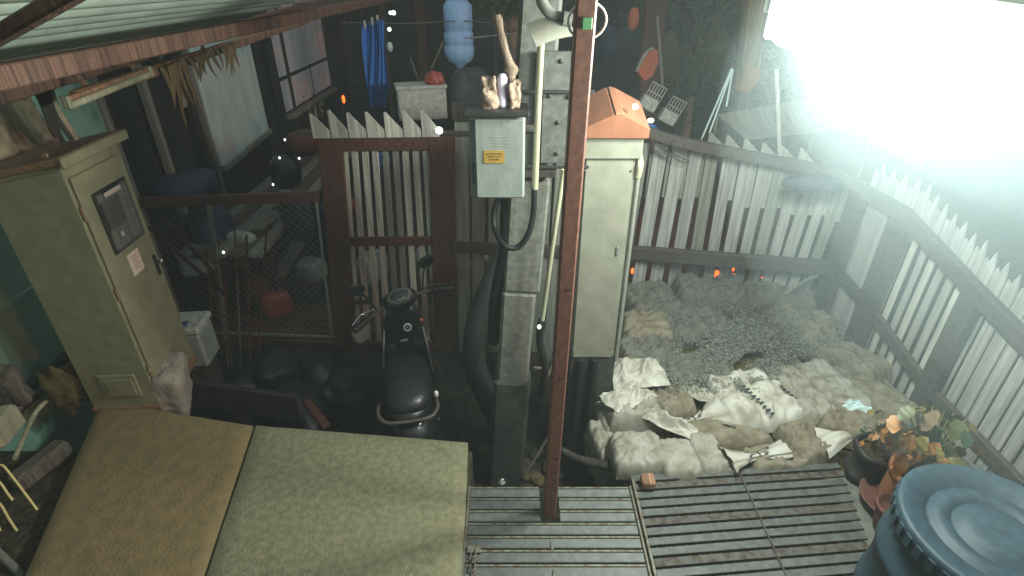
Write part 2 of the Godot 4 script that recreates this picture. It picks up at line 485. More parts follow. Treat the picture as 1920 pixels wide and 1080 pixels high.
# the long opal strip light hung over the right side of the yard
func make_lamp():
	var a := Vector3(1.03, 2.06, -2.2)
	var b := Vector3(1.0, 2.0, -0.93)
	var t := thing("strip_light", "glaring white strip light hung over the sacks beside the right-hand fence", "lamp", a)
	var dir := (b - a).normalized()
	for k in 3:
		var p := a + (b - a) * (k / 3.0 + 0.004)
		var q := a + (b - a) * ((k + 1) / 3.0 - 0.004)
		var st := mb()
		var sect := []
		for i in 17:
			var an := PI * i / 16.0 - PI
			sect.append(Vector2(cos(an) * 0.10, sin(an) * 0.10))
		sect.append(Vector2(0.10, 0.10)); sect.append(Vector2(0.06, 0.13)); sect.append(Vector2(-0.06, 0.13)); sect.append(Vector2(-0.10, 0.10))
		var poly := PackedVector2Array(sect)
		prism(st, poly, (q - p).length(), Transform3D(Basis(Vector3.RIGHT, dir.cross(Vector3.RIGHT).normalized(), dir), (p + q) * 0.5))
		part("diffuser", st, M.lamp_glow, t)
		var o := OmniLight3D.new()
		o.name = "glow"
		t.add_child(o, true)
		o.position = (p + q) * 0.5 - a
		o.light_color = Color(0.98, 1.0, 0.955)
		o.light_energy = [2.7, 1.9, 0.7][k]
		o.light_size = 0.09
		o.omni_range = 30.0
		o.omni_attenuation = 2.0
		o.shadow_enabled = true
	var h := mb()
	box(h, Vector3(0.16, 0.05, (b - a).length()), Transform3D(Basis(Vector3.RIGHT, dir.cross(Vector3.RIGHT).normalized(), dir), (a + b) * 0.5 + Vector3(0, 0.158, 0)), 0.01)
	part("housing", h, M.lamp_housing, t)
	var sizes := [Vector3(0.62, 0.75, 1.9), Vector3(0.95, 1.1, 2.4), Vector3(1.4, 1.6, 3.0), Vector3(2.0, 2.2, 3.8)]  # nested fog added to imitate lens glare round the lamp
	for k in 4:
		var fm := FogMaterial.new()
		fm.density = [0.08, 0.06, 0.055, 0.045][k]
		fm.albedo = Color(0.88, 0.98, 1.0)
		var fv := FogVolume.new()
		fv.name = numbered("lamp_glare_fog")
		fv.shape = RenderingServer.FOG_VOLUME_SHAPE_ELLIPSOID
		fv.size = sizes[k]
		fv.material = fm
		fv.position = Vector3(1.45, 1.97, -1.6) if k < 2 else Vector3(1.75, 1.78, -1.5)
		add_child(fv)
		fv.set_meta("kind", "stuff")
		fv.set_meta("label", ["densest core of the fog added to imitate lens glare round the strip light", "inner veil of fog added to imitate lens glare round the strip light", "outer veil of fog added to imitate lens glare round the strip light", "widest thin fog added to imitate lens glare round the strip light"][k])
		fv.set_meta("category", "smoke")
	var fm2 := FogMaterial.new()
	fm2.density = 0.08
	fm2.albedo = Color(0.82, 0.95, 1.0)
	var fv2 := FogVolume.new()
	fv2.name = "ground_smoke"
	fv2.shape = RenderingServer.FOG_VOLUME_SHAPE_ELLIPSOID
	fv2.size = Vector3(1.7, 0.7, 1.3)
	fv2.material = fm2
	fv2.position = Vector3(1.75, 0.32, -3.05)
	add_child(fv2)
	fv2.set_meta("kind", "stuff")
	fv2.set_meta("label", "thin bluish smoke drifting low over the sacks by the right-hand fence")
	fv2.set_meta("category", "smoke")
	var c := mb()
	box(c, Vector3(0.19, 0.20, 0.03), at(a + Vector3(0, 0.03, -0.02)), 0.01)
	part("end_cap", c, M.lamp_housing, t)
	var w := mb()
	for s in [-0.03, 0.02]:
		tube(w, curve([a + Vector3(s, 0.14, -0.02), a + Vector3(s - 0.05, 0.10, -0.06), a + Vector3(s - 0.06, 0.02, -0.06), a + Vector3(s - 0.03, 0.10, -0.05), a + Vector3(s, 0.6, -0.03)]), 0.006, 6)
	part("feed_wire", w, M.white_plastic, t)
	for zz in [-0.2, -1.0]:
		var r := mb()
		tube(r, [a + Vector3(0, 0.18, -zz * 1.0), a + Vector3(0, 0.75, -zz * 1.0)], 0.006, 6)
		part("hanger_rod", r, M.grey_steel, t)

# ---------- setting ----------
func make_ground():
	var g := mb()
	box(g, Vector3(110, 0.2, 110), at(Vector3(0, LANE - 0.1, -30)), 0.0)
	setting("lane", g, M.lane)
	# the yard itself: floor under the cover slabs, floor at the right, the drain between them
	var f := mb()
	box(f, Vector3(3.0, 0.58, 3.6), at(Vector3(-1.72, LANE + 0.29, -0.36)), 0.01)
	setting("yard_floor_left", f, M.earth)
	var f2 := mb()
	box(f2, Vector3(2.0, 0.645, 2.06), at(Vector3(2.58, LANE + 0.3225, -0.93)), 0.01)
	setting("yard_floor_right", f2, M.concrete_floor)
	var f3 := mb()
	box(f3, Vector3(1.80, 0.1, 1.9), at(Vector3(0.68, LANE + 0.05, -0.9)), 0.01)
	setting("drain_bottom", f3, M.concrete_dark)
	# the fill under the sacks
	var rows := []
	for i in 25:
		var row := []
		var v := i / 24.0
		for j in 31:
			var u := j / 30.0
			var xl: float = lerp(0.60, 0.86, v)
			var xr: float = lerp(2.05, 2.62, min(v * 1.6, 1.0))
			var x: float = lerp(xl, xr, u)
			var z: float = lerp(-1.97, -3.80, v)
			var edge: float = min(1.0, min(u, min(v * 1.3, 1.0 - u * 0.0)) * 9.0)
			var y := fill_height(x, z)
			row.append(Vector3(x, lerp(LANE, y, smoothstep(0.0, 1.0, edge)) if u < 0.1 else lerp(-0.12, y, edge), z))
		rows.append(row)
	var m := mb()
	sheet(m, rows, 0.0, Vector3.UP)
	setting("sand_fill", m, M.dirt)
	# behind the camera the yard is shut by a plain rendered wall
func fill_height(x: float, z: float) -> float:
	return -0.035 + 0.02 * wob.get_noise_2d(x * 60.0, z * 60.0) + 0.02 * wob.get_noise_2d(x * 220.0, z * 220.0) + 0.06 * smoothstep(-2.6, -3.4, z) - 0.02

func make_slabs():
	# cover slabs: outlines on the yard level, 9 cm thick
	for k in 2:
		var q := [on_level(190, 750, 0), on_level(474, 797, 0), on_level(379, 1084, 0), on_level(43, 1084, 0)] if k == 0 else [on_level(479, 796, 0), on_level(877, 828, 0), on_level(869, 1084, 0), on_level(383, 1084, 0)]
		# carry the two long sides on past the lower edge of the view
		q[2] = q[1] + (q[2] - q[1]) * 1.25
		q[3] = q[0] + (q[3] - q[0]) * 1.25
		var rows := []
		for i in 13:
			var row := []
			for j in 13:
				var p: Vector3 = (q[0].lerp(q[1], j / 12.0)).lerp(q[3].lerp(q[2], j / 12.0), i / 12.0)
				var e: float = min(min(i, 12 - i), min(j, 12 - j))
				p.y = 0.0 - (0.012 if e == 0 else 0.0)
				row.append(p)
			rows.append(row)
		# a thin worn arris all round
		var inner := []
		for i in 15:
			var row := []
			for j in 15:
				var fi: float = 0.0 if i == 0 else (1.0 if i == 14 else (0.0075 if i == 1 else (0.9925 if i == 13 else (i - 1) / 12.0)))
				var fj: float = 0.0 if j == 0 else (1.0 if j == 14 else (0.0075 if j == 1 else (0.9925 if j == 13 else (j - 1) / 12.0)))
				var p: Vector3 = q[0].lerp(q[1], fj).lerp(q[3].lerp(q[2], fj), fi)
				if i == 0 or j == 0 or i == 14 or j == 14:
					p.y = -0.008 - 0.004 * wob.get_noise_2d(p.x * 500, p.z * 500)
				row.append(p)
			inner.append(row)
		var st := mb()
		sheet(st, inner, 0.09, Vector3.UP)
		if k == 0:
			one("cover_slab", st, M.slab_warm_light, "concrete cover slab with warm light painted into its mottling lying in front of the tall tan meter cabinet", "slab", "concrete cover slabs in the foreground")
		else:
			one("cover_slab", st, M.slab, "mossy olive concrete cover slab between the warm toned slab and the steel grating", "slab", "concrete cover slabs in the foreground")

func make_grates():
	var t := thing("steel_grate", "blue grey drain grating of broad steel bars around the foot of the brown post", "grating", Vector3(0.17, 0, -1.4), "drain gratings")
	var x0 := -0.205
	var y := -0.012
	var z := -1.835
	var k := 0
	while z < -0.75:
		var xe := 0.578
		var st := mb()
		# each bar is a shallow channel: flat face and a raised front lip
		var segs := [[x0, xe]]
		if k < 3: segs = [[x0, 0.135], [0.225, xe]]
		for s in segs:
			var tilt := Basis.from_euler(Vector3(0.18, 0, 0))
			box(st, Vector3(s[1] - s[0], 0.006, 0.043), Transform3D(tilt, Vector3((s[0] + s[1]) / 2, y, z + 0.0235)), 0.002)
			box(st, Vector3(s[1] - s[0], 0.022, 0.006), at(Vector3((s[0] + s[1]) / 2, y - 0.006, z + 0.046)), 0.002)
		part("bar", st, M.grate, t)
		var lip := mb()
		for s in segs:
			box(lip, Vector3(s[1] - s[0] - 0.004, 0.005, 0.010), at(Vector3((s[0] + s[1]) / 2, y + 0.010, z - 0.001)), 0.001)
		part("bar_lip", lip, M.grate_edge, t)
		z += 0.068
		k += 1
	for xx in [x0 - 0.006, 0.586]:
		var fr := mb()
		bar(fr, Vector3(xx, y - 0.012, -1.85), Vector3(xx, y - 0.012, -0.7), 0.012, 0.05)
		part("side_frame", fr, M.grate_edge, t)
	var mid := mb()
	for zz in [-1.545, -1.41, -1.275, -1.14, -1.0]:
		bar(mid, Vector3(0.178, y + 0.004, zz), Vector3(0.178, y + 0.004, zz + 0.055), 0.012, 0.012)
	part("cross_tie", mid, M.grate_edge, t)
	# hinge plates joined by a chain at the left edge
	for zz in [-1.50, -1.365]:
		var st := mb()
		box(st, Vector3(0.065, 0.006, 0.035), at(Vector3(-0.165, y + 0.018, zz)), 0.002)
		part("hinge_plate", st, M.grate_edge, t)
	var ch := mb()
	for i in 4:
		var c := Vector3(-0.168, y + 0.026, -1.475 + i * 0.03)
		var pts := []
		for a in 13: pts.append(c + Vector3(cos(TAU * a / 12) * (0.011 if i % 2 == 0 else 0.004), sin(TAU * a / 12) * (0.003 if i % 2 == 0 else 0.01), sin(TAU * a / 12) * 0.021))
		tube(ch, pts, 0.0035, 6, false)
	part("chain", ch, M.grate_edge, t)
	var bt := mb()
	lathe(bt, [Vector2(0.0, 0.02), Vector2(0.012, 0.018), Vector2(0.014, 0.0), Vector2(0.02, 0.0), Vector2(0.02, -0.01)], at(Vector3(-0.05, y + 0.012, -1.875)), 10)
	part("bolt", bt, M.chrome, t)

	var t2 := thing("steel_grate", "wide close meshed steel grating with rusty bars before the pile of sacks", "grating", Vector3(1.1, 0, -1.4), "drain gratings")
	z = -1.985
	k = 0
	while z < -0.7:
		var u := (z + 1.985) / 0.6
		var xl: float = 0.615
		var xr: float = lerp(1.70, 1.56, min(u, 1.6))
		var zl := z + 0.085
		var st := mb()
		bar(st, Vector3(xl, y, zl), Vector3(xr, y, z), 0.039, 0.007, Vector3.BACK, 0.002)
		var b := part("bar", st, M.grate_rust if k % 4 == 1 else M.grate, t2)
		var e := mb()
		bar(e, Vector3(xl, y + 0.004, zl + 0.0215), Vector3(xr, y + 0.004, z + 0.0215), 0.003, 0.012, Vector3.BACK, 0.001)
		part("bar_edge", e, M.grate_rust, t2)
		z += 0.0505
		k += 1
	for i in 22:
		var xx := 0.65 + i * 0.046
		var st := mb()
		bar(st, Vector3(xx, y - 0.010, -1.93 - (xx - 0.65) * 0.05), Vector3(xx - 0.01, y - 0.010, -0.7), 0.008, 0.012)
		part("cross_rod", st, M.grate_rust, t2)
	for xx in [0.607, 1.16]:
		var st := mb()
		bar(st, Vector3(xx, y + (-0.006 if xx < 1 else 0.010), -1.91 if xx < 1 else -1.94), Vector3(xx, y + (-0.006 if xx < 1 else 0.010), -0.7), 0.014 if xx < 1 else 0.007, 0.04 if xx < 1 else 0.004)
		part("side_frame", st, M.grate_edge if xx < 1 else M.grate_rust, t2)
	var bl := mb()
	box(bl, Vector3(0.065, 0.05, 0.07), at(on_level(1215, 902, 0.03)), 0.008)
	one("timber_block", bl, M.timber, "small orange brown wood block at the inner corner of the close meshed grating", "wood block")

# ---------- slatted fences ----------
func slat_row(t: Node3D, bl: Vector3, br: Vector3, tl: Vector3, tr: Vector3, n: int, fill: float, m: Material, called := "slat", thick := 0.012, jitter := 0.004):
	var face := (br - bl).cross(tl - bl).normalized()
	for i in n:
		var u := (i + 0.5) / n
		var a := bl.lerp(br, u) + face * rng.randf_range(-jitter, jitter)
		var b := tl.lerp(tr, u) + face * rng.randf_range(-jitter, jitter)
		var sh := rng.randf_range(-0.06, 0.06) * (br - bl).length() / n
		var off := (br - bl).normalized() * sh * (2.0 if jitter > 0.0 else 1.0)
		var st := mb()
		bar(st, a + off, b + off * 0.3, (br - bl).length() / n * fill * (rng.randf_range(0.9, 1.08) if jitter > 0.0 else 1.0), thick, (br - bl).normalized(), 0.002)
		part(called, st, m if rng.randf() < 0.8 else (M.slat if m == M.slat_bright else M.slat_dull), t)
func picket_row(t: Node3D, a: Vector3, b: Vector3, n: int, hgt: float, m: Material, slope := 1.0):
	var x := (b - a).normalized()
	var z := x.cross(Vector3.UP).normalized()
	var w := (b - a).length() / n
	for i in n:
		var p := a.lerp(b, float(i) / n)
		var hh := hgt * rng.randf_range(0.88, 1.08)
		var st := mb()
		var poly := PackedVector2Array([Vector2(0.004, -0.03), Vector2(w * 0.96, -0.03), Vector2(w * 0.96, 0.02), Vector2(w * 0.14, hh), Vector2(0.004, hh * 0.97)])
		if slope < 0.5: poly = PackedVector2Array([Vector2(0.004, -0.03), Vector2(w * 0.96, -0.03), Vector2(w * 0.96, hh * 0.3), Vector2(w * 0.55, hh), Vector2(w * 0.30, hh * 0.45), Vector2(0.004, hh * 0.6)])
		prism(st, poly, 0.012, Transform3D(Basis(x, Vector3.UP, z), p))
		part("picket", st, m, t)

func make_gate():
	var z := FENCE_Z
	var pb := on_depth(735, 655, z)
	var t := thing("gate", "slatted gate in a dark red steel frame behind the parked scooter", "gate", Vector3(pb.x, LANE, z))
	var P := func(u, v): return on_depth(u, v, z)
	for s in [[598, 640, 255, 668], [806, 852, 250, 668]]:
		var st := mb()
		var w: float = (P.call(s[1], 400) - P.call(s[0], 400)).x
		var top: Vector3 = P.call((s[0] + s[1]) / 2.0, s[2])
		var bx: float = (P.call((s[0] + s[1]) / 2.0 + (30 if s[0] < 700 else 6), 640)).x
		bar(st, Vector3(bx, LANE + 0.02, z), Vector3(top.x, top.y, z), w, 0.05)
		part("stile", st, M.brown_steel, t)
	for r in [[252, 281], [444, 459], [640, 668]]:
		var a: Vector3 = P.call(636 + (r[0] - 250) * 0.07, (r[0] + r[1]) / 2.0 + 1)
		var b: Vector3 = P.call(812, (r[0] + r[1]) / 2.0)
		var st := mb()
		bar(st, a + Vector3(0.004, 0, 0), b, (P.call(700, r[0]) - P.call(700, r[1])).y, 0.042 if r[0] != 444 else 0.03, Vector3.UP)
		part("rail", st, M.brown_steel, t)
	slat_row(t, P.call(664, 652) + Vector3(0, 0, -0.018), P.call(828, 655) + Vector3(0, 0, -0.018), P.call(634, 268) + Vector3(0, 0, -0.018), P.call(806, 266) + Vector3(0, 0, -0.018), 9, 0.55, M.slat, "slat", 0.012, 0.0)
	# cross slats dropping between, seen a little behind
	picket_row(t, P.call(588, 249) + Vector3(0, 0, 0.03), P.call(826, 246) + Vector3(0, 0, 0.03), 7, 0.155, M.slat)
	var cap := mb()
	box(cap, Vector3(1.18, 0.03, 0.05), at((P.call(590, 252) + P.call(855, 250)) / 2 + Vector3(0, 0.004, 0.0)), 0.004)
	part("top_angle", cap, M.grey_steel, t)
	var la := mb()
	bar(la, P.call(655, 562) + Vector3(0, 0, 0.03), P.call(692, 563) + Vector3(0, 0, 0.03), 0.035, 0.02, Vector3.UP)
	lump(la, Vector3(0.022, 0.022, 0.022), at(P.call(652, 563) + Vector3(0, 0, 0.045)), 2.0)
	part("latch", la, M.red_dark, t)
	# glint at the head of the right stile, painted as a glowing bead
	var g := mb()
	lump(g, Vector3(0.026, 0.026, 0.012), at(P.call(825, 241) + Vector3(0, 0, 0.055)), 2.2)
	label_part(part("gate_head_glint", g, M.bulb_glint_glow, t), "small glowing bead painting a glint on the gate head")

	# the wire mesh panel to the left
	var xl: Vector3 = P.call(262, 370)
	var tm := thing("mesh_panel", "chain link fence panel in a dark red frame left of the slatted gate", "fence", Vector3(-1.9, LANE, z))
	var f1 := mb()
	bar(f1, P.call(205, 382), P.call(598, 368), 0.075, 0.045, Vector3.UP)
	part("top_rail", f1, M.brown_steel, tm)
	var f2 := mb()
	bar(f2, P.call(392, 640), P.call(640, 650), 0.10, 0.045, Vector3.UP)
	part("bottom_rail", f2, M.brown_steel, tm)
	var f5 := mb()
	bar(f5, P.call(400, 624), P.call(632, 632), 0.025, 0.02, Vector3.UP)
	part("bottom_flat", f5, M.slat_dull, tm)
	var f3 := mb()
	bar(f3, Vector3(-2.9, LANE, z), Vector3(-2.9, P.call(240, 378).y, z), 0.06, 0.05)
	part("end_post", f3, M.brown_steel, tm)
	var f4 := mb()
	bar(f4, P.call(598, 376) + Vector3(-0.012, 0, 0.024), P.call(627, 632) + Vector3(-0.012, 0, 0.024), 0.02, 0.012)
	part("mesh_stay", f4, M.slat_dull, tm)
	var wires := mb()
	var yb: float = P.call(500, 628).y
	var yt: float = P.call(500, 376).y
	var pitch := 0.062
	var xa := -2.85
	var xb: float = P.call(606, 500).x
	for s in [-1, 1]:
		var c := -1.6
		while c < 3.2:
			# a wire y = yb + s * (x - x0)
			var p0 := Vector2(xa + c, yb) if s > 0 else Vector2(xa + c, yt)
			var len := yt - yb
			var p1 := p0 + Vector2(len, len * s)
			var ta: float = clamp((xa - p0.x) / len, 0, 1)
			var tb: float = clamp((xb - p0.x) / len, 0, 1)
			if tb - ta > 0.02:
				var q0 := p0.lerp(p1, ta)
				var q1 := p0.lerp(p1, tb)
				tube(wires, [Vector3(q0.x, q0.y, z + 0.002 * s), Vector3(q1.x, q1.y, z + 0.002 * s)], 0.0014, 4, false)
			c += pitch
	part("chain_link", wires, M.mesh_wire, tm, "stuff")

	# the short length of fence between gate and concrete pole
	var ts := thing("slat_fence", "short run of pale fence slats between the gate and the concrete pole", "fence", Vector3(P.call(905, 600).x, LANE, z), "slatted fences")
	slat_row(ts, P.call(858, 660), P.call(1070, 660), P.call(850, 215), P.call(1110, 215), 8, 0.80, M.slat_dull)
	var r1 := mb()
	bar(r1, P.call(848, 459) + Vector3(0, 0, 0.03), P.call(1085, 470) + Vector3(0, 0, 0.03), 0.085, 0.04, Vector3.UP)
	part("rail", r1, M.grey_steel, ts)
	var r2 := mb()
	bar(r2, P.call(848, 206) + Vector3(0, 0, 0.05), P.call(1010, 206) + Vector3(0, 0, 0.05), 0.12, 0.03, Vector3.UP)
	part("head_board", r2, M.timber_dark, ts)
	var r3 := mb()
	bar(r3, P.call(862, 290), P.call(862, 660), 0.02, 0.03)
	part("edge_strip", r3, M.slat_dull, ts)

func make_back_fence():
	var zl := -3.86
	var corner_b := Vector3(2.30, LANE, -3.42)
	var tl := on_depth(1190, 262, zl)
	var tr := Vector3(2.27, 0.99, -3.42)
	var t := thing("slat_fence", "pale slatted back fence behind the sacks, rusted lower gaps", "fence", Vector3(1.6, LANE, zl), "slatted fences")
	t.set_meta("label", "wide pale slatted back fence standing behind the pile of sacks")
	var ll := on_depth(1172, 560, zl)
	# slats between the gaps one can see in the photograph
	var mids_u := [1163, 1196, 1230, 1264, 1296, 1328, 1359, 1392, 1420, 1450, 1478, 1509, 1535, 1563]
	var lows_u := [1148, 1181, 1213, 1246, 1281, 1312, 1343, 1371, 1398, 1426, 1450, 1478, 1502, 1528]
	for i in mids_u.size() - 1:
		var zf: float = lerp(-3.86, -3.44, clamp((mids_u[i] - 1300.0) / 270.0, 0, 1))
		var uu: float = (mids_u[i] + mids_u[i + 1]) * 0.5
		var lo: float = (lows_u[i] + lows_u[i + 1]) * 0.5
		var sl: float = (uu - lo) / 93.0
		var vt: float = lerp(268.0, 345.0, clamp((uu - 1200.0) / 380.0, 0, 1))
		var a := on_depth(uu - sl * (640 - 432), 640, zf)
		var b := on_depth(uu + sl * (432 - vt), vt, zf)
		a.z += rng.randf_range(-0.004, 0.004)
		var wd := on_depth(mids_u[i + 1] - 10, 432, zf).x - on_depth(mids_u[i], 432, zf).x
		var st := mb()
		bar(st, a, b, wd, 0.012, Vector3(1, 0, 0.25 if i > 6 else 0.0).normalized(), 0.002)
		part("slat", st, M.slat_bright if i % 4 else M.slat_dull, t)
		if i >= 5:
			var w2 := on_depth(mids_u[i + 1], 432, zf).x - on_depth(mids_u[i], 432, zf).x - 0.006
			var up := mb()
			var c := a.lerp(b, 0.775 + 0.012 * (i % 3))
			bar(up, c + Vector3(0.02, 0, -0.013), b + Vector3(0.02, 0, -0.013), w2, 0.012, Vector3(1, 0, 0.25 if i > 6 else 0.0).normalized(), 0.002)
			part("upper_board", up, M.slat_bright, t)
	# boards fixed behind the upper gaps
	for i in 5:
		var g := on_depth([1205, 1237, 1270, 1303, 1334][i], 290, -3.885)
		var lo: float = on_depth(1200, 372 + 3 * (i % 2), zl).y
		var st := mb()
		box(st, Vector3(0.10, g.y - lo, 0.008), at(Vector3(g.x - 0.02, (g.y + lo) / 2, -3.885), 0, 0, 0.0), 0.002)
		part("backing_board", st, M.slat_dull, t)
	var m := mb()
	bar(m, on_depth(1172, 472, zl + 0.04), Vector3(2.27, 0.40, -3.40), 0.105, 0.05, Vector3.UP)
	part("middle_rail", m, M.grey_steel, t)
	var m2 := mb()
	var c := curve([on_depth(1180, 232, zl + 0.10), on_depth(1260, 262, zl + 0.11), on_depth(1400, 292, -3.65), Vector3(2.0, 1.09, -3.47), Vector3(2.27, 1.0, -3.36)], 6)
	for i in c.size() - 1:
		bar(m2, c[i], c[i + 1] + (c[i + 1] - c[i]).normalized() * 0.004, 0.07, 0.05, Vector3.UP)
	part("top_rail", m2, M.grey_steel, t)
	picket_row(t, on_depth(1325, 272, -3.88), Vector3(2.05, 1.07, -3.60), 6, 0.10, M.slat_dull)
	var br := mb()
	bar(br, Vector3(1.93, 0.0, -3.52), Vector3(2.25, 0.42, -3.40), 0.035, 0.02, Vector3.RIGHT)
	part("brace", br, M.slat_dull, t)

	# the right-hand fence: three bays between posts
	var pts := [Vector3(2.28, 0, -3.40), Vector3(2.325, 0, -3.01), Vector3(2.40, 0, -2.43), Vector3(2.47, 0, -1.75), Vector3(2.5, 0, -0.9)]
	var tops := [0.98, 0.97, 0.78, 0.60, 0.50]
	var mids := [0.40, 0.32, 0.13, 0.05, 0.05]
	var tt := thing("slat_fence", "brightly lit slatted fence with sawtooth top along the right side of the yard", "fence", Vector3(2.36, LANE, -2.5), "slatted fences")
	for i in 4:
		var st := mb()
		var wdt: float = [0.16, 0.16, 0.12, 0.08][i]
		bar(st, Vector3(pts[i].x, LANE, pts[i].z), Vector3(pts[i].x, tops[i] + 0.02, pts[i].z), 0.05, wdt, Vector3.RIGHT)
		part("post", st, M.grey_steel, tt)
	var counts := [3, 8, 9, 9]
	for i in 4:
		var a: Vector3 = pts[i]
		var b: Vector3 = pts[i + 1]
		var o := Vector3(0.035, 0, 0)
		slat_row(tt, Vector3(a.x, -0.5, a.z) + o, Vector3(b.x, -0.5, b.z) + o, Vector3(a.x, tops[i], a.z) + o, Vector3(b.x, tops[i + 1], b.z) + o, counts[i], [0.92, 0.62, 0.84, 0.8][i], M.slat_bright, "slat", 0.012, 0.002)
		var st := mb()
		bar(st, Vector3(a.x - 0.005, tops[i] - 0.0, a.z), Vector3(b.x - 0.005, tops[i + 1] - 0.0, b.z), 0.085, 0.05, Vector3.UP)
		part("top_rail", st, M.grey_steel, tt)
		var s2 := mb()
		bar(s2, Vector3(a.x - 0.002, mids[i], a.z), Vector3(b.x - 0.002, mids[i + 1], b.z), 0.07, 0.035, Vector3.UP)
		part("middle_rail", s2, M.grey_steel, tt)
		picket_row(tt, Vector3(a.x + 0.05, tops[i] + 0.05, a.z), Vector3(b.x + 0.05, tops[i + 1] + 0.05, b.z), counts[i] if i > 0 else 4, 0.15, M.slat_bright, 0.0)
	# a low skirting board at the foot
	var k := mb()
	bar(k, Vector3(2.30, -0.02, -3.0), Vector3(2.40, -0.02, -1.7), 0.06, 0.02, Vector3.UP)
	part("foot_board", k, M.slat_dull, tt)

# ---------- the house on the left, its eave and what hangs there ----------
func on_roof(u: float, v: float, drop := 0.0) -> Vector3:
	var d := sight(u, v)
	# roof plane: y = 1.80 + 0.28 * (x + 2.2) - drop
	var t: float = (EYE_HEIGHT - (1.80 + 0.28 * 2.2 - drop)) / (0.28 * d.x - d.y)
	return Vector3(0, EYE_HEIGHT, 0) + d * t
func make_house():
	var x := -2.9
	var t := thing("house", "low teal green house along the left side with dark doors and a pale board", "house", Vector3(-3.0, LANE, -4.0))
	var w := mb()
	box(w, Vector3(0.12, 2.9, 2.1), at(Vector3(x - 0.06, LANE + 1.45, -2.92)), 0.004)
	part("wall", w, M.green_wall, t)
	var w2 := mb()
	box(w2, Vector3(0.12, 2.9, 2.4), at(Vector3(x - 0.062, LANE + 1.45, -0.665)), 0.004)
	part("wall", w2, M.green_wall, t)
	for yy in [0.555, 1.25]:
		var g := mb()
		bar(g, Vector3(x + 0.008, yy, 0.5), Vector3(x + 0.008, yy, -3.9), 0.035, 0.016, Vector3.UP)
		part("wall_batten", g, M.green_wall, t)
	var s := mb()
	box(s, Vector3(0.05, 0.10, 4.4), at(Vector3(x + 0.03, 0.04, -1.7)), 0.004)
	part("skirting", s, M.dark_skirting, t)
	var s2 := mb()
	tube(s2, [Vector3(x + 0.085, 0.05, 0.0), Vector3(x + 0.085, 0.05, -2.85)], 0.016, 8)
	part("floor_pipe", s2, M.timber_grey, t)
	# the long dark front beyond the fence
	var b := mb()
	box(b, Vector3(0.10, 3.0, 6.6), at(Vector3(x - 0.16, LANE + 1.5, -7.3)), 0.0)
	part("back_wall", b, M.dark_frame, t)
	for k in [[204, 240, 0.05, 1], [322, 330, 0.05, 1], [392, 320, 0.07, 0], [404, 312, 0.03, 1], [508, 236, 0.12, 0], [527, 205, 0.09, 0], [549, 195, 0.05, 0], [620, 130, 0.12, 0]]:
		var p := on_side(k[0], k[1], x)
		var st := mb()
		bar(st, Vector3(x, LANE, p.z), Vector3(x, 2.1, p.z), 0.06, k[2], Vector3.RIGHT)
		part("door_post", st, M.slat_dull if k[3] else M.dark_frame, t)
	var doors := [[210, 240, 318, 330], [330, 330, 386, 320]]
	for d in doors:
		var a := on_side(d[0], d[1], x)
		var c := on_side(d[2], d[3], x)
		var st := mb()
		box(st, Vector3(0.03, 1.9, abs(a.z - c.z) - 0.06), at(Vector3(x - 0.05, 0.85, (a.z + c.z) / 2)), 0.004)
		var dr := part("door", st, M.dark_frame, t)
		var gl := mb()
		box(gl, Vector3(0.008, 0.8, abs(a.z - c.z) - 0.3), at(Vector3(x - 0.028, 1.25, (a.z + c.z) / 2)), 0.0)
		part("pane", gl, M.gloss_black, dr)
	# notices taped to the dark door
	for k in [[337, 165], [355, 158]]:
		var p := on_side(k[0], k[1] + 10, x)
		var st := mb()
		box(st, Vector3(0.004, 0.24, 0.10), at(p + Vector3(0.012, 0, 0)), 0.001)
		part("notice", st, M.slat_dull, t)
	# the pale board
	var pa := on_side(410, 312, x)
	var pb := on_side(498, 240, x)
	var pw := mb()
	box(pw, Vector3(0.03, 1.42, abs(pa.z - pb.z)), at(Vector3(x + 0.02, pa.y + 0.71, (pa.z + pb.z) / 2)), 0.004)
	var board := part("pale_board", pw, M.board_white, t)
	for i in 10:
		var st := mb()
		lump(st, Vector3(0.004, 0.012, 0.012), at(Vector3(x + 0.037, pa.y + 0.98 + 0.02 * sin(i * 2.1), lerp(pa.z - 0.1, pb.z + 0.1, i / 9.0))), 2.0, 0.0, 1.0, 0.0, 8, 4)
		part("screw", st, M.dark_frame, board)
	var sl := mb()
	bar(sl, pa + Vector3(0.04, -0.03, 0), pb + Vector3(0.04, -0.03, 0), 0.05, 0.06, Vector3.UP)
	part("sill", sl, M.slat_dull, t)
	# the white window
	var wz0 := on_side(531, 190, x).z
	var wz1 := on_side(617, 130, x).z
	var win := mb()
	box(win, Vector3(0.04, 1.5, abs(wz0 - wz1)), at(Vector3(x - 0.03, 1.32, (wz0 + wz1) / 2)), 0.0)
	var wn := part("window", win, M.dark_frame, t)
	var edges := [wz0, wz0 - 0.38, lerp(wz0, wz1, 0.58), wz1]
	for i in 3:
		for j in 2:
			var y0: float = 0.66 if j == 0 else 1.08
			var y1: float = 1.03 if j == 0 else 1.95
			if i == 2 and j == 1: continue
			var ze: float = edges[i + 1]
			if i == 1 and j == 1: ze = edges[3]
			var st := mb()
			box(st, Vector3(0.012, y1 - y0, abs(edges[i] - ze) - 0.07), at(Vector3(x + 0.0, (y0 + y1) / 2, (edges[i] + ze) / 2)), 0.002)
			part("pane", st, M.window_white, wn)
	var ws := mb()
	box(ws, Vector3(0.10, 0.05, abs(wz0 - wz1)), at(Vector3(x + 0.04, 0.60, (wz0 + wz1) / 2)), 0.004)
	part("window_sill", ws, M.slat_dull, t)

	# raised plank walk along the house
	var tw := thing("plank_walk", "raised walk of grey planks along the dark house front", "walkway", Vector3(-2.5, LANE, -6))
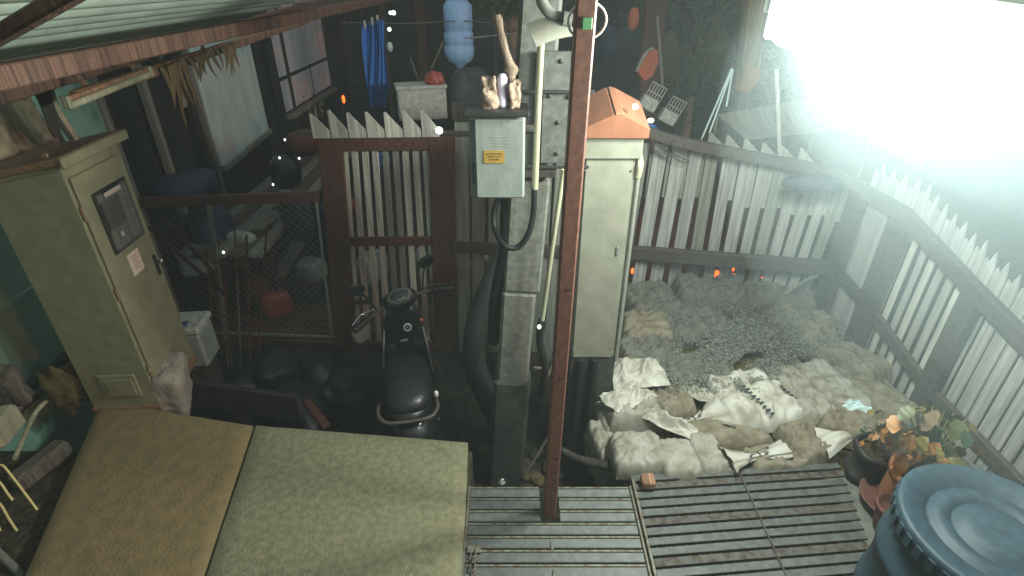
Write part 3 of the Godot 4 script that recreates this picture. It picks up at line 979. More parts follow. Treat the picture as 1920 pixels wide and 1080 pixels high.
	for i in 5:
		var st := mb()
		var xx := -2.78 + i * 0.15
		box(st, Vector3(0.13, 0.035, 4.6), at(Vector3(xx, 0.14 + rng.randf_range(-0.006, 0.006), -6.4)), 0.004)
		part("plank", st, M.timber_grey if i % 2 else M.slat_dull, tw)
	for zz in [-4.3, -5.6, -6.9, -8.2]:
		var st := mb()
		box(st, Vector3(0.75, 0.08, 0.08), at(Vector3(-2.48, 0.08, zz)), 0.004)
		part("bearer", st, M.timber_dark, tw)
		for xx in [-2.8, -2.15]:
			var l := mb()
			box(l, Vector3(0.07, 0.69, 0.07), at(Vector3(xx, LANE + 0.345, zz)), 0.004)
			part("leg", l, M.timber_dark, tw)

func make_eave():
	var t := thing("eave_roof", "corrugated metal roof with rusty brown beams over the upper left", "roof", Vector3(-1.2, 1.8, -2))
	# four corrugated sheets, ribs along the eave
	var bands := [[-2.34, -1.55], [-1.57, -0.90]]
	for i in 2:
		var st := mb()
		var rows := []
		var n := int((bands[i][1] - bands[i][0]) / 0.008)
		for zz in [0.6, -1.5, -4.2]:
			var row := []
			for k in n + 1:
				var xx: float = lerp(bands[i][0], bands[i][1], float(k) / n)
				row.append(Vector3(xx, 1.85 + 0.28 * (xx + 2.2) + 0.020 * clamp(1.7 * sin(xx * TAU / 0.105), -1.0, 1.0) + 0.004 * i, zz))
			rows.append(row)
		sheet(st, rows, 0.0015, Vector3.UP)
		part("roof_sheet", st, M.roof_sheet, t)
	var e := mb()
	bar(e, on_side(-60, 190, -2.2), on_side(560, 18, -2.2), 0.085, 0.06, Vector3.UP, 0.006)
	part("eave_beam", e, M.timber_brown, t)
	var e2 := mb()
	bar(e2, on_side(560, 22, -2.2), on_side(680, -6, -2.2), 0.16, 0.10, Vector3.UP, 0.006)
	part("eave_board", e2, M.eave_pale, t)
	for r in [[[-60, 100], [230, -68]]]:
		var st := mb()
		bar(st, on_roof(r[0][0], r[0][1], 0.04), on_roof(r[1][0], r[1][1], 0.04), 0.028 if r[0][0] < 0 else 0.06, 0.03, Vector3.UP, 0.005)
		part("rafter", st, M.timber_brown, t)
	var pu := mb()
	bar(pu, Vector3(-1.35, 1.965, 0.3), Vector3(-1.35, 1.965, -9.2), 0.062, 0.05, Vector3.UP, 0.005)
	part("purlin", pu, M.timber_brown, t)
	# the lower beam that carries the unlit tube
	var a := on_side(140, 182, -2.0)
	var b := on_side(575, 38, -2.0)
	var t2 := thing("lower_beam", "orange brown timber beam slung under the eave on brackets", "beam", Vector3(-2.0, a.y, a.z))
	var lb := mb()
	bar(lb, a, b, 0.055, 0.045, Vector3.UP, 0.006)
	part("beam", lb, M.timber, t2)
	for k in [[160, 160, 105, 108], [250, 125, 200, 100], [470, 70, 452, 40]]:
		var st := mb()
		bar(st, on_side(k[0], k[1], -2.03), on_side(k[2], k[3], -2.16), 0.025, 0.02)
		part("bracket", st, M.timber, t2)
	for k in [[300, 128, 300, 70], [380, 95, 380, 40]]:
		var st := mb()
		bar(st, on_side(k[0], k[1], -2.05), on_side(k[2], k[3], -2.2), 0.02, 0.02)
		part("bracket", st, M.slat_dull, t2)
	var tb := thing("unlit_tube", "unlit white tube light fitting under the near end of the orange brown beam", "lamp", on_side(125, 195, -1.98))
	var tl := mb()
	tube(tl, [on_side(128, 200, -1.975), on_side(280, 138, -1.975)], 0.017, 10)
	part("tube", tl, M.pvc, tb)
	var th := mb()
	bar(th, on_side(122, 186, -1.98), on_side(278, 128, -1.98), 0.02, 0.03, Vector3.UP)
	part("batten", th, M.timber, tb)
	for k in [[124, 192], [278, 134]]:
		var st := mb()
		box(st, Vector3(0.04, 0.055, 0.02), at(on_side(k[0], k[1], -1.978)), 0.004)
		part("end_holder", st, M.pvc, tb)
	# dry palm strips
	var tp := thing("palm_thatch", "torn fringe of dry tan palm leaf hanging from the beam before the dark doors", "thatch", on_side(360, 120, -1.96))
	for i in 17:
		var u := 304.0 + i * 8.6
		var p := on_side(u, 126.0 - (u - 300) * 0.33, -1.955 + 0.012 * (i % 3))
		var len: float = (0.34 if i in [2, 5] else (0.22 if i < 6 else 0.13)) * rng.randf_range(0.75, 1.15) * p.z / -3.0
		var wd := rng.randf_range(0.018, 0.034)
		var rows := []
		for k in 7:
			var f := k / 6.0
			var ww: float = wd * (1.0 - f * f * 0.92)
			var c := p + Vector3(0.02 * sin(f * 3 + i), -len * f, 0.02 * f * sin(i * 1.7))
			rows.append([c + Vector3(0, 0, ww), c + Vector3(0.012 * (1 - f), 0, 0), c - Vector3(0, 0, ww)])
		var st := mb()
		sheet(st, rows, 0.002, Vector3.RIGHT)
		part("leaf_strip", st, M.thatch, tp)
	# curved pale hose under the eave
	var ho := mb()
	tube(ho, curve([on_side(280, 55, -2.12), on_side(330, 46, -2.12), on_side(380, 47, -2.12), on_side(430, 60, -2.12)]), 0.018, 8)
	one("eave_hose", ho, M.roof_sheet, "pale green hose bent along the eave above the orange brown beam", "hose")

	# cream sheet and dark rags at the far left
	var rows := []
	for i in 14:
		var row := []
		for j in 12:
			var z0 := -2.55 - j * 0.05
			var y0 := 1.74 - i * 0.042
			if i == 13: y0 += 0.04 * sin(j * 1.3)
			row.append(Vector3(-2.62 + 0.03 * sin(j * 1.5 + i * 0.25) + 0.006 * i, y0, z0))
		rows.append(row)
	var cs := mb()
	sheet(cs, rows, 0.003, Vector3.RIGHT)
	one("cream_sheet", cs, M.cream_sheet, "faded cream cloth sheet hung by the green wall at the far left", "cloth")
	var tr := thing("hanging_rags", "dark brown rag strips hanging from the eave beside the cream sheet", "rag", on_side(70, 150, -2.3))
	for k in 4:
		var p := on_side(50 + k * 12, 142 + k * 3, -2.28)
		var rr := []
		for i in 9:
			var f := i / 8.0
			var c := p + Vector3(0.015 * sin(f * 5 + k), -(0.30 + 0.06 * (k % 2)) * f, -0.035 * f)
			var ww: float = 0.03 * (1.0 - 0.55 * f)
			rr.append([c + Vector3(0, 0, ww), c + Vector3(0.02, 0, ww * 0.3), c + Vector3(0.004, 0, -ww)])
		var st := mb()
		sheet(st, rr, 0.003, Vector3.RIGHT)
		part("rag_strip", st, M.timber_dark if k < 3 else M.cream_sheet, tr)

func make_meter_cabinet():
	var w := 0.46
	var d := 0.36
	var t := thing("meter_cabinet", "tall tan metal meter cabinet with a dark window standing by the green wall", "cabinet", Vector3(-2.265, 0, -2.64), "", 0.07)
	# side walls with a top that falls to the back
	var body := mb()
	var hb := 1.37
	var hf := 1.44
	var poly := PackedVector2Array([Vector2(-d / 2, 0.02), Vector2(d / 2, 0.02), Vector2(d / 2, hf), Vector2(-d / 2, hb)])
	prism(body, poly, w - 0.02, Transform3D(Basis.IDENTITY, Vector3.ZERO))
	part("body", body, M.cabinet, t)
	for s in [-1, 1]:
		var st := mb()
		var pl := PackedVector2Array([Vector2(-d / 2 - 0.004, 0.0), Vector2(d / 2 + 0.004, 0.0), Vector2(d / 2 + 0.004, hf - 0.02), Vector2(-d / 2 - 0.004, hb - 0.02)])
		prism(st, pl, 0.012, Transform3D(Basis.IDENTITY, Vector3(0, 0, s * (w / 2 - 0.003))))
		part("side_panel", st, M.cabinet, t)
	var rf := mb()
	var ang := atan2(hf - hb, d)
	box(rf, Vector3(d + 0.10, 0.035, w + 0.07), Transform3D(Basis.from_euler(Vector3(0, 0, ang)), Vector3(0.0, (hb + hf) / 2 + 0.025, 0)), 0.006)
	part("roof", rf, M.cabinet_top, t)
	var lip := mb()
	box(lip, Vector3(0.022, 0.05, w + 0.078), at(Vector3(d / 2 + 0.046, hf + 0.022, 0)), 0.006)
	part("roof_lip", lip, M.cabinet, t)
	var fx := d / 2
	var dr := mb()
	box(dr, Vector3(0.018, 1.33, w - 0.05), at(Vector3(fx + 0.010, 0.71, 0)), 0.006)
	var door := part("door", dr, M.cabinet, t)
	var wz := -0.015
	var wy := 1.10
	var fr := mb()
	for s in [-1, 1]:
		box(fr, Vector3(0.02, 0.33, 0.014), at(Vector3(fx + 0.022, wy, wz + s * 0.135)), 0.004)
		box(fr, Vector3(0.02, 0.014, 0.26), at(Vector3(fx + 0.021, wy + s * 0.158, wz)), 0.004)
	part("window_gasket", fr, M.black_rubber, door)
	var bk := mb()
	box(bk, Vector3(0.004, 0.30, 0.255), at(Vector3(fx + 0.0215, wy, wz)), 0.0)
	part("window_back", bk, M.timber_grey, door)
	var me := mb()
	box(me, Vector3(0.012, 0.15, 0.17), at(Vector3(fx + 0.024, wy + 0.03, wz + 0.04)), 0.004)
	box(me, Vector3(0.014, 0.03, 0.15), at(Vector3(fx + 0.026, wy + 0.135, wz + 0.0)), 0.003)
	part("meter", me, M.dark_frame, door)
	var ds := mb()
	box(ds, Vector3(0.004, 0.022, 0.14), at(Vector3(fx + 0.034, wy + 0.135, wz)), 0.001)
	part("meter_strip", ds, M.sticker_pink, door)
	var ring := mb()
	var rp := []
	for a in 13: rp.append(Vector3(fx + 0.033, wy - 0.085 + 0.010 * sin(TAU * a / 12), wz + 0.045 + 0.010 * cos(TAU * a / 12)))
	tube(ring, rp, 0.003, 6, false)
	part("seal_ring", ring, M.white_plastic, door)
	var gl := mb()
	box(gl, Vector3(0.003, 0.30, 0.255), at(Vector3(fx + 0.041, wy, wz)), 0.0)
	part("pane", gl, M.pane, door)
	var stk := mb()
	box(stk, Vector3(0.002, 0.125, 0.105), at(Vector3(fx + 0.0202, 0.83, -0.005)), 0.0)
	part("sticker", stk, M.sticker_pink, door)
	var pr := mb()
	for i in 5:
		box(pr, Vector3(0.001, 0.004, 0.06 - 0.008 * (i % 3)), at(Vector3(fx + 0.0218, 0.868 - i * 0.017, -0.005)), 0.0)
	part("sticker_print", pr, M.terracotta, door)
	var ha := mb()
	box(ha, Vector3(0.012, 0.13, 0.022), at(Vector3(fx + 0.024, 0.73, -0.165)), 0.004)
	part("handle", ha, M.black_plastic, door)
	var kn := mb()
	lathe(kn, [Vector2(0, 0.032), Vector2(0.014, 0.03), Vector2(0.017, 0.02), Vector2(0.014, 0.0)], Transform3D(Basis.from_euler(Vector3(0, 0, -PI / 2)), Vector3(fx + 0.018, 0.74, -0.195)), 12)
	part("lock_knob", kn, M.chrome, door)
	for k in [[0.47, 0.03, 0.5], [0.28, -0.06, 0.6], [0.20, 0.10, -0.45]]:  # slanting ribs added to draw shadow lines on the door
		var st := mb()
		box(st, Vector3(0.004, 0.012, 0.30), Transform3D(Basis.from_euler(Vector3(k[2], 0, 0)), Vector3(fx + 0.0205, k[0], k[1])), 0.001)
		part("shadow_rib", st, M.cabinet, door)
	# raised vent plate low on the near side
	var ve := mb()
	box(ve, Vector3(0.20, 0.16, 0.016), at(Vector3(0.02, 0.17, w / 2 + 0.010)), 0.007)
	var vent := part("vent_plate", ve, M.cabinet, t)
	var v2 := mb()
	box(v2, Vector3(0.15, 0.11, 0.008), at(Vector3(0.025, 0.165, w / 2 + 0.020)), 0.003)
	part("vent_screen", v2, M.cabinet, vent)
	var pl2 := mb()
	box(pl2, Vector3(d + 0.03, 0.05, w + 0.03), at(Vector3(0, -0.01, 0)), 0.006)
	part("plinth", pl2, M.cabinet_top, t)
	for yy in [0.25, 0.75, 1.2]:
		var hn := mb()
		tube(hn, [Vector3(fx + 0.014, yy - 0.035, w / 2 - 0.012), Vector3(fx + 0.014, yy + 0.035, w / 2 - 0.012)], 0.007, 8)
		part("hinge", hn, M.cabinet_top, door)
	# pad eyes on the roof
	var ey := mb()
	box(ey, Vector3(0.03, 0.04, 0.012), at(Vector3(0.12, 1.475, 0.20)), 0.004)
	part("lifting_lug", ey, M.cabinet_top, t)
	var rk := mb()
	lump(rk, Vector3(0.09, 0.20, 0.13), at(on_level(322, 728, 0.02), 0.3, 0.1, -0.18), 6.0, 0.16, 5.0, 3.0, 48, 30)
	one("stone_block", rk, M.rock, "pale rough stone block at the foot of the tan meter cabinet", "stone")

# ---------- pole, boxes, pillar, post ----------
func make_pole():
	var b := Vector3(-0.05, LANE, -2.46)
	var t := thing("utility_pole", "square concrete utility pole in the middle of the pit", "pole", b)
	var top := Vector3(0.165, 3.0, -2.44)
	var mid := b.lerp(top, 0.245)
	var mid2 := b.lerp(top, 0.40)
	var mid3 := b.lerp(top, 0.56)
	var st := mb()
	bar(st, b, mid + (mid - b) * 0.001, 0.21, 0.21, Vector3.RIGHT, 0.02)
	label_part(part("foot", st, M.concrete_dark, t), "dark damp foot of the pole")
	var s1 := mb()
	bar(s1, mid - (mid - b) * 0.42, mid2, 0.175, 0.18, Vector3.RIGHT, 0.016)
	part("shaft", s1, M.concrete, t)
	var s2 := mb()
	bar(s2, mid2 + Vector3(0.012, 0.0, 0), mid3 + Vector3(0.012, 0, 0), 0.185, 0.175, Vector3.RIGHT, 0.012)
	part("shaft", s2, M.concrete, t)
	var s3 := mb()
	bar(s3, mid3, top, 0.165, 0.165, Vector3.RIGHT, 0.014)
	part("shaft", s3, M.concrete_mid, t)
	# grey cover board screwed to the upper pole
	var zc := -2.33
	var p0 := on_depth(1052, 305, zc)
	var p1 := on_depth(1062, 96, zc)
	var cb := mb()
	bar(cb, p0, p1, 0.185, 0.03, Vector3.RIGHT, 0.004)
	var cv := part("cover_board", cb, M.concrete_mid, t)
	for k in [[1052, 115], [1046, 230], [1044, 288], [1030, 180], [1066, 182]]:
		var q := mb()
		lump(q, Vector3(0.010, 0.010, 0.006), at(on_depth(k[0], k[1], zc + 0.018)), 2.0, 0.0, 1, 0, 8, 4)
		part("screw", q, M.dark_frame, cv)
	for yy in [p0.y - 0.012, p0.y + 0.30]:
		var band := mb()
		box(band, Vector3(0.30, 0.014, 0.012), at(Vector3(p0.x - 0.03, yy, zc + 0.024)), 0.003)
		part("strap", band, M.dark_frame, t)
	for k in [[1076, 216, "x"], [1088, 106, "y"]]:
		var q := mb()
		lump(q, Vector3(0.013, 0.013 if k[2] == "x" else 0.022, 0.01), at(on_depth(k[0], k[1], zc + 0.02)), 2.2, 0, 1, 0, 12, 6)
		label_part(part("glint_bead", q, M.bulb_glint_glow, t), "small glowing bead painting a glint beside the cover board")  # no lamp here: a bead glows to paint the glint

	# pipes and hoses that climb the pole, a thing each
	var zp := -2.25
	var pc := mb()
	tube(pc, curve([on_depth(1003, 354, zp), on_depth(1008, 220, zp), on_depth(1014, 90, zp), on_depth(1018, 60, zp)], 4), 0.0145, 10)
	one("conduit_pipe", pc, M.pvc, "cream plastic conduit pipe climbing the pole beside the grey meter box", "pipe")
	var hs := mb()
	tube(hs, curve([on_depth(1002, 350, zp), on_depth(1000, 400, zp), on_depth(990, 440, zp + 0.01), on_depth(970, 464, zp + 0.01), on_depth(945, 460, zp), on_depth(928, 430, -2.36), on_depth(926, 400, -2.40), on_depth(934, 372, -2.42)], 6), 0.0135, 8)
	one("loop_hose", hs, M.black_rubber, "black hose looping from the conduit pipe back under the grey meter box", "hose")
	var hw := mb()
	tube(hw, curve([on_depth(952, 372, -2.42), on_depth(950, 430, -2.40), on_depth(948, 470, -2.40), on_depth(930, 560, -2.44), on_depth(925, 640, -2.5)], 5), 0.034, 10)
	one("trunk_hose", hw, M.black_rubber, "thick dark duct dropping from the grey meter box along the pole", "hose")
	var c2 := mb()
	tube(c2, curve([on_depth(1057, 318, zp), on_depth(1042, 420, zp), on_depth(1028, 520, zp), on_depth(1017, 600, zp)], 4), 0.011, 8)
	one("conduit_pipe", c2, M.pvc, "thin cream conduit pipe slanting down between the pole and the brown post", "pipe")
	var c3 := mb()
	tube(c3, curve([on_depth(1016, 600, zp), on_depth(1012, 640, zp), on_depth(1022, 690, zp), on_depth(1015, 740, zp - 0.05)], 4), 0.02, 8)
	one("cable_tail", c3, M.black_rubber, "black cable tail below the thin cream conduit pipe", "cable")

	# the shade at the head of the conduit
	var ts := thing("lamp_shade", "bent pale metal shade fixed to the pole beside the wire hoop", "lamp shade", on_depth(1035, 60, -2.2))
	var z := -2.15
	var a := on_depth(986, 44, z)
	var bb := on_depth(1064, 28, z - 0.05)
	var c := on_depth(1078, 66, z + 0.02)
	var dd := on_depth(1006, 87, z + 0.06)
	var rows := []
	for i in 6:
		var row := []
		for j in 8:
			var f := j / 7.0
			var g := i / 5.0
			var p := a.lerp(bb, f).lerp(dd.lerp(c, f), g)
			p += Vector3(0, 0.006 * sin(f * PI), 0.02 * sin(g * PI))
			row.append(p)
		rows.append(row)
	var sh := mb()
	sheet(sh, rows, 0.004, Vector3(-0.1, 0.7, 0.7))
	part("shade", sh, M.pillar, ts)
	var ar := mb()
	tube(ar, curve([on_depth(1010, -20, z - 0.05), on_depth(1018, 8, z - 0.03), on_depth(1036, 28, z - 0.02), on_depth(1066, 36, z - 0.02)], 5), 0.02, 10)
	part("arm", ar, M.concrete, ts)
	var so := mb()
	tube(so, [on_depth(1056, 36, z), on_depth(1072, 38, z)], 0.026, 12)
	part("socket", so, M.concrete, ts)
	# wire hoop round the post
	var ho := mb()
	var cen := Vector3(0.205, 0, -1.72)
	var pc2 := on_depth(1105, 42, -1.66)
	var rp := []
	for i in 33:
		var an := TAU * i / 32.0
		rp.append(pc2 + Vector3(0.054 * cos(an), 0.048 * sin(an), -0.05 + 0.012 * sin(an)))
	tube(ho, rp, 0.0035, 6, false)
	one("wire_hoop", ho, M.white_plastic, "thin white wire hoop around the top of the brown post", "hoop")

func make_meter_box():
	var z := -2.22
	var a := on_depth(884, 220, z)
	var b := on_depth(992, 222, z)
	var c := on_depth(976, 374, z)
	var d := on_depth(878, 372, z)
	var t := thing("meter_box", "grey green steel meter box with a small yellow plate hung left of the pole", "electric box", (a + c) / 2)
	var wd := (b.x - a.x)
	var ht := (a.y - d.y)
	var cx := (a.x + b.x + c.x + d.x) / 4
	var cy := (a.y + d.y) / 2
	var bd := mb()
	box(bd, Vector3(wd, ht, 0.10), at(Vector3(cx, cy, z - 0.055)), 0.008)
	part("body", bd, M.grey_box, t)
	var dr := mb()
	box(dr, Vector3(wd - 0.03, ht - 0.012, 0.016), at(Vector3(cx + 0.010, cy, z + 0.006)), 0.005)
	var door := part("door", dr, M.grey_box, t)
	var hg := mb()
	box(hg, Vector3(0.018, 0.10, 0.014), at(Vector3(cx - wd / 2 + 0.022, cy - 0.05, z + 0.018)), 0.004)
	part("handle", hg, M.black_plastic, door)
	var gp := mb()
	box(gp, Vector3(0.005, ht - 0.02, 0.006), at(Vector3(cx - wd / 2 + 0.024, cy, z + 0.0125)), 0.0)
	part("door_gap", gp, M.dark_frame, door)
	var py := mb()
	box(py, Vector3(0.085, 0.052, 0.003), at(Vector3(cx - 0.012, cy + 0.015, z + 0.0155)), 0.0)
	var plate := part("name_plate", py, M.plate_yellow, door)
	var pt := mb()
	for i in 3: box(pt, Vector3(0.066 - 0.012 * i, 0.003, 0.001), at(Vector3(cx - 0.012, cy + 0.028 - i * 0.012, z + 0.0175)), 0.0)
	part("plate_print", pt, M.timber_dark, plate)
	var em := mb()
	for i in 4: box(em, Vector3(0.075 - 0.01 * (i % 2), 0.004, 0.002), at(Vector3(cx + 0.015, cy + 0.095 - i * 0.012, z + 0.0142)), 0.001)
	part("embossing", em, M.grey_box, door)
	var tp := mb()
	box(tp, Vector3(wd + 0.03, 0.02, 0.18), at(Vector3(cx, a.y + 0.018, z - 0.05)), 0.004)
	part("top_plate", tp, M.dark_frame, t)
	for s in [-1, 1]:
		var bk := mb()
		box(bk, Vector3(0.30, 0.03, 0.04), at(Vector3(cx + 0.10, cy + 0.10 * s, z - 0.125)), 0.004)
		part("bracket", bk, M.grey_steel, t)
	# things set on the box
	var y := a.y + 0.03
	for k in [[917, 168, 0.032, 0.062, 0], [966, 168, 0.024, 0.058, 1]]:
		var p := on_depth(k[0], k[1], z - 0.06)
		var st := mb()
		lump(st, Vector3(k[2], k[3], 0.04), at(Vector3(p.x, y + k[3] - 0.012, z - 0.06)), 5.0, 0.55, 9.0, 2.0 + k[4] * 3, 40, 30)
		if k[4] == 0: one("bark_piece", st, M.brown_fur, "stout brown piece of bark standing at the left on top of the grey meter box", "bark", "odds on the meter box")
		else: one("bark_piece", st, M.brown_fur, "narrow brown piece of bark standing at the right on top of the grey meter box", "bark", "odds on the meter box")
	var bt := mb()
	lathe(bt, [Vector2(0, 0), Vector2(0.018, 0), Vector2(0.02, 0.01), Vector2(0.02, 0.11), Vector2(0.012, 0.125), Vector2(0.0, 0.127)], at(Vector3(on_depth(942, 168, z - 0.06).x, y, z - 0.055)), 14)
	one("pale_bottle", bt, M.paper_lilac, "small pale blue bottle between the two pieces of bark", "bottle")
	var lg := mb()
	tube(lg, curve([Vector3(on_depth(958, 140, z - 0.09).x, y + 0.10, z - 0.09), on_depth(957, 128, z - 0.1), on_depth(947, 95, z - 0.1), on_depth(938, 60, z - 0.1), on_depth(931, 28, z - 0.1)], 5), [0.016, 0.018, 0.020, 0.026, 0.032, 0.030, 0.022, 0.019, 0.018, 0.017, 0.016, 0.017, 0.016, 0.017, 0.016, 0.015, 0.016, 0.018, 0.020, 0.018, 0.014], 10)
	one("dry_branch", lg, M.bark, "knotty pale brown branch rising from behind the pieces of bark", "branch")

func make_pillar_cabinet():
	var z := -2.5
	var t := thing("pillar_cabinet", "slim pale green pillar cabinet with an orange cap left of the sacks", "cabinet", Vector3(0.46, LANE, z))
	var yb := on_depth(1110, 670, z).y
	var yt := on_depth(1165, 292, z).y
	var xl := 0.335
	var xr := 0.585
	var bd := mb()
	box(bd, Vector3(xr - xl, yt - yb, 0.2), at(Vector3((xl + xr) / 2, (yt + yb) / 2, z - 0.10)), 0.008)
	part("body", bd, M.pillar, t)
	var fc := mb()
	box(fc, Vector3(xr - xl - 0.03, yt - yb - 0.012, 0.012), at(Vector3((xl + xr) / 2 - 0.006, (yt + yb) / 2, z + 0.004)), 0.004)
	part("door", fc, M.pillar, t)
	var hd := mb()
	box(hd, Vector3(xr - xl + 0.03, 0.15, 0.23), at(Vector3((xl + xr) / 2, yt + 0.062, z - 0.09)), 0.008)
	part("head", hd, M.pillar, t)
	# pitched cap
	var yc := yt + 0.137
	var hx: float = (xr - xl) / 2 + 0.028
	var poly := PackedVector2Array([Vector2(-0.145, 0.0), Vector2(0.145, 0.0), Vector2(0.13, 0.05), Vector2(0.0, 0.115), Vector2(-0.13, 0.05)])
	var cp := mb()
	prism(cp, PackedVector2Array([Vector2(-hx, -0.03), Vector2(hx, -0.03), Vector2(hx, 0.012), Vector2(0.02, 0.082), Vector2(-0.02, 0.082), Vector2(-hx, 0.012)]), 0.27, at(Vector3((xl + xr) / 2, yc + 0.02, z - 0.075), 0, 0.26))
	var cap := part("cap", cp, M.pillar_cap, t)
	var rg := mb()
	var cx := at(Vector3((xl + xr) / 2, yc + 0.02, z - 0.075), 0, 0.26)
	bar(rg, cx * Vector3(0, 0.084, -0.13), cx * Vector3(0, 0.084, 0.137), 0.022, 0.010)
	part("cap_rib", rg, M.pillar_cap, cap)
	var bs := mb()
	box(bs, Vector3(xr - xl + 0.01, yb - LANE, 0.2), at(Vector3((xl + xr) / 2 + 0.004, (yb + LANE) / 2, z - 0.102)), 0.006)
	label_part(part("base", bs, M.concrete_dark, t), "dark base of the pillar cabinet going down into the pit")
	for k in [0.06, 0.14]:
		var st := mb()
		tube(st, curve([Vector3(xl + k, yb + 0.0, z + 0.02), Vector3(xl + k - 0.01, -0.1, z + 0.05), Vector3(xl + k - 0.03, -0.6, z + 0.06)], 4), 0.025, 8)
		part("duct", st, M.black_rubber, t)
	for k in [[0.03, 0.06], [0.03, 0.94], [0.94, 0.06], [0.94, 0.94]]:
		var sc := mb()
		lump(sc, Vector3(0.006, 0.006, 0.004), at(Vector3(lerp(xl, xr - 0.012, k[0]), lerp(yb, yt, k[1]), z + 0.011)), 2, 0, 1, 0, 8, 4)
		part("screw", sc, M.grey_steel, t)
	var lk := mb()
	box(lk, Vector3(0.016, 0.05, 0.01), at(Vector3(xr - 0.05, (yb + yt) / 2 + 0.1, z + 0.014)), 0.003)
	part("lock", lk, M.concrete, t)
	# conduit down the right edge with a white elbow
	var cd := mb()
	tube(cd, [Vector3(xr + 0.012, yb - 0.02, z + 0.0), Vector3(xr + 0.012, yt - 0.10, z + 0.0)], 0.012, 8)
	one("conduit_pipe", cd, M.slat_dull, "pale conduit pipe fixed down the right edge of the pillar cabinet", "pipe")
	var el := mb()
	tube(el, curve([Vector3(xr + 0.012, yt - 0.10, z), Vector3(xr + 0.014, yt - 0.04, z + 0.01), Vector3(xr + 0.012, yt + 0.0, z - 0.03)], 4), 0.017, 8)
	one("pipe_elbow", el, M.pvc, "cream pipe elbow under the cap edge of the pillar cabinet", "pipe elbow")
	var gb := mb()
	lump(gb, Vector3(0.014, 0.014, 0.014), at(on_depth(1191, 200, z + 0.05)), 2.0, 0, 1, 0, 12, 6)
	label_part(part("glint_bead", gb, M.bulb_glint_glow, t), "small glowing bead painting a glint on the orange cap")  # glint on the cap, painted by a glowing bead

func make_post():
	var b := on_level(1030, 958, 0.0)
	b.x = 0.176; b.z = -1.70
	var t := thing("steel_post", "square red brown steel post standing on the broad barred grating", "post", b)
	var st := mb()
	bar(st, Vector3(b.x, -0.02, b.z), Vector3(b.x + 0.035, 2.6, b.z), 0.058, 0.058, Vector3.RIGHT, 0.006)
	part("shaft", st, M.post_paint, t)
	var tg := mb()
	box(tg, Vector3(0.026, 0.030, 0.012), at(on_depth(1101, 44, b.z + 0.038)), 0.001)
	part("green_tag", tg, M.tag_green, t)
	for yy in [0.42, 0.5, 0.95, 1.35]:
		var q := mb()
		box(q, Vector3(0.022, 0.006, 0.003), at(Vector3(b.x + 0.006 + yy * 0.0135, yy - 0.12, b.z + 0.0302)), 0.001)
		part("scratch", q, M.timber_dark, t)

# ---------- the scooter ----------
func wheel(t: Node3D, c: Vector3, r: float, called: String):
	var o := Node3D.new()
	o.name = called
	t.add_child(o, true)
	var ty := mb()
	var turn := Transform3D(Basis.from_euler(Vector3(0, 0, PI / 2)), c)
	var pr := []
	for i in 13:
		var a := TAU * i / 12.0
		pr.append(Vector2(r - 0.045 + 0.045 * cos(a), 0.042 * sin(a)))
	lathe(ty, pr, turn, 28)
	part("tyre", ty, M.black_rubber, o)
	var ri := mb()
	lathe(ri, [Vector2(r - 0.085, -0.03), Vector2(r - 0.07, -0.03), Vector2(r - 0.07, 0.03), Vector2(r - 0.085, 0.03), Vector2(r - 0.085, -0.03)], turn, 24)
	for i in 5:
		var a := TAU * i / 5.0
		bar(ri, c, c + Vector3(0, cos(a), sin(a)) * (r - 0.075), 0.03, 0.02)
	lathe(ri, [Vector2(0, -0.05), Vector2(0.04, -0.05), Vector2(0.04, 0.05), Vector2(0, 0.05)], turn, 14)
	part("rim", ri, M.grey_steel, o)
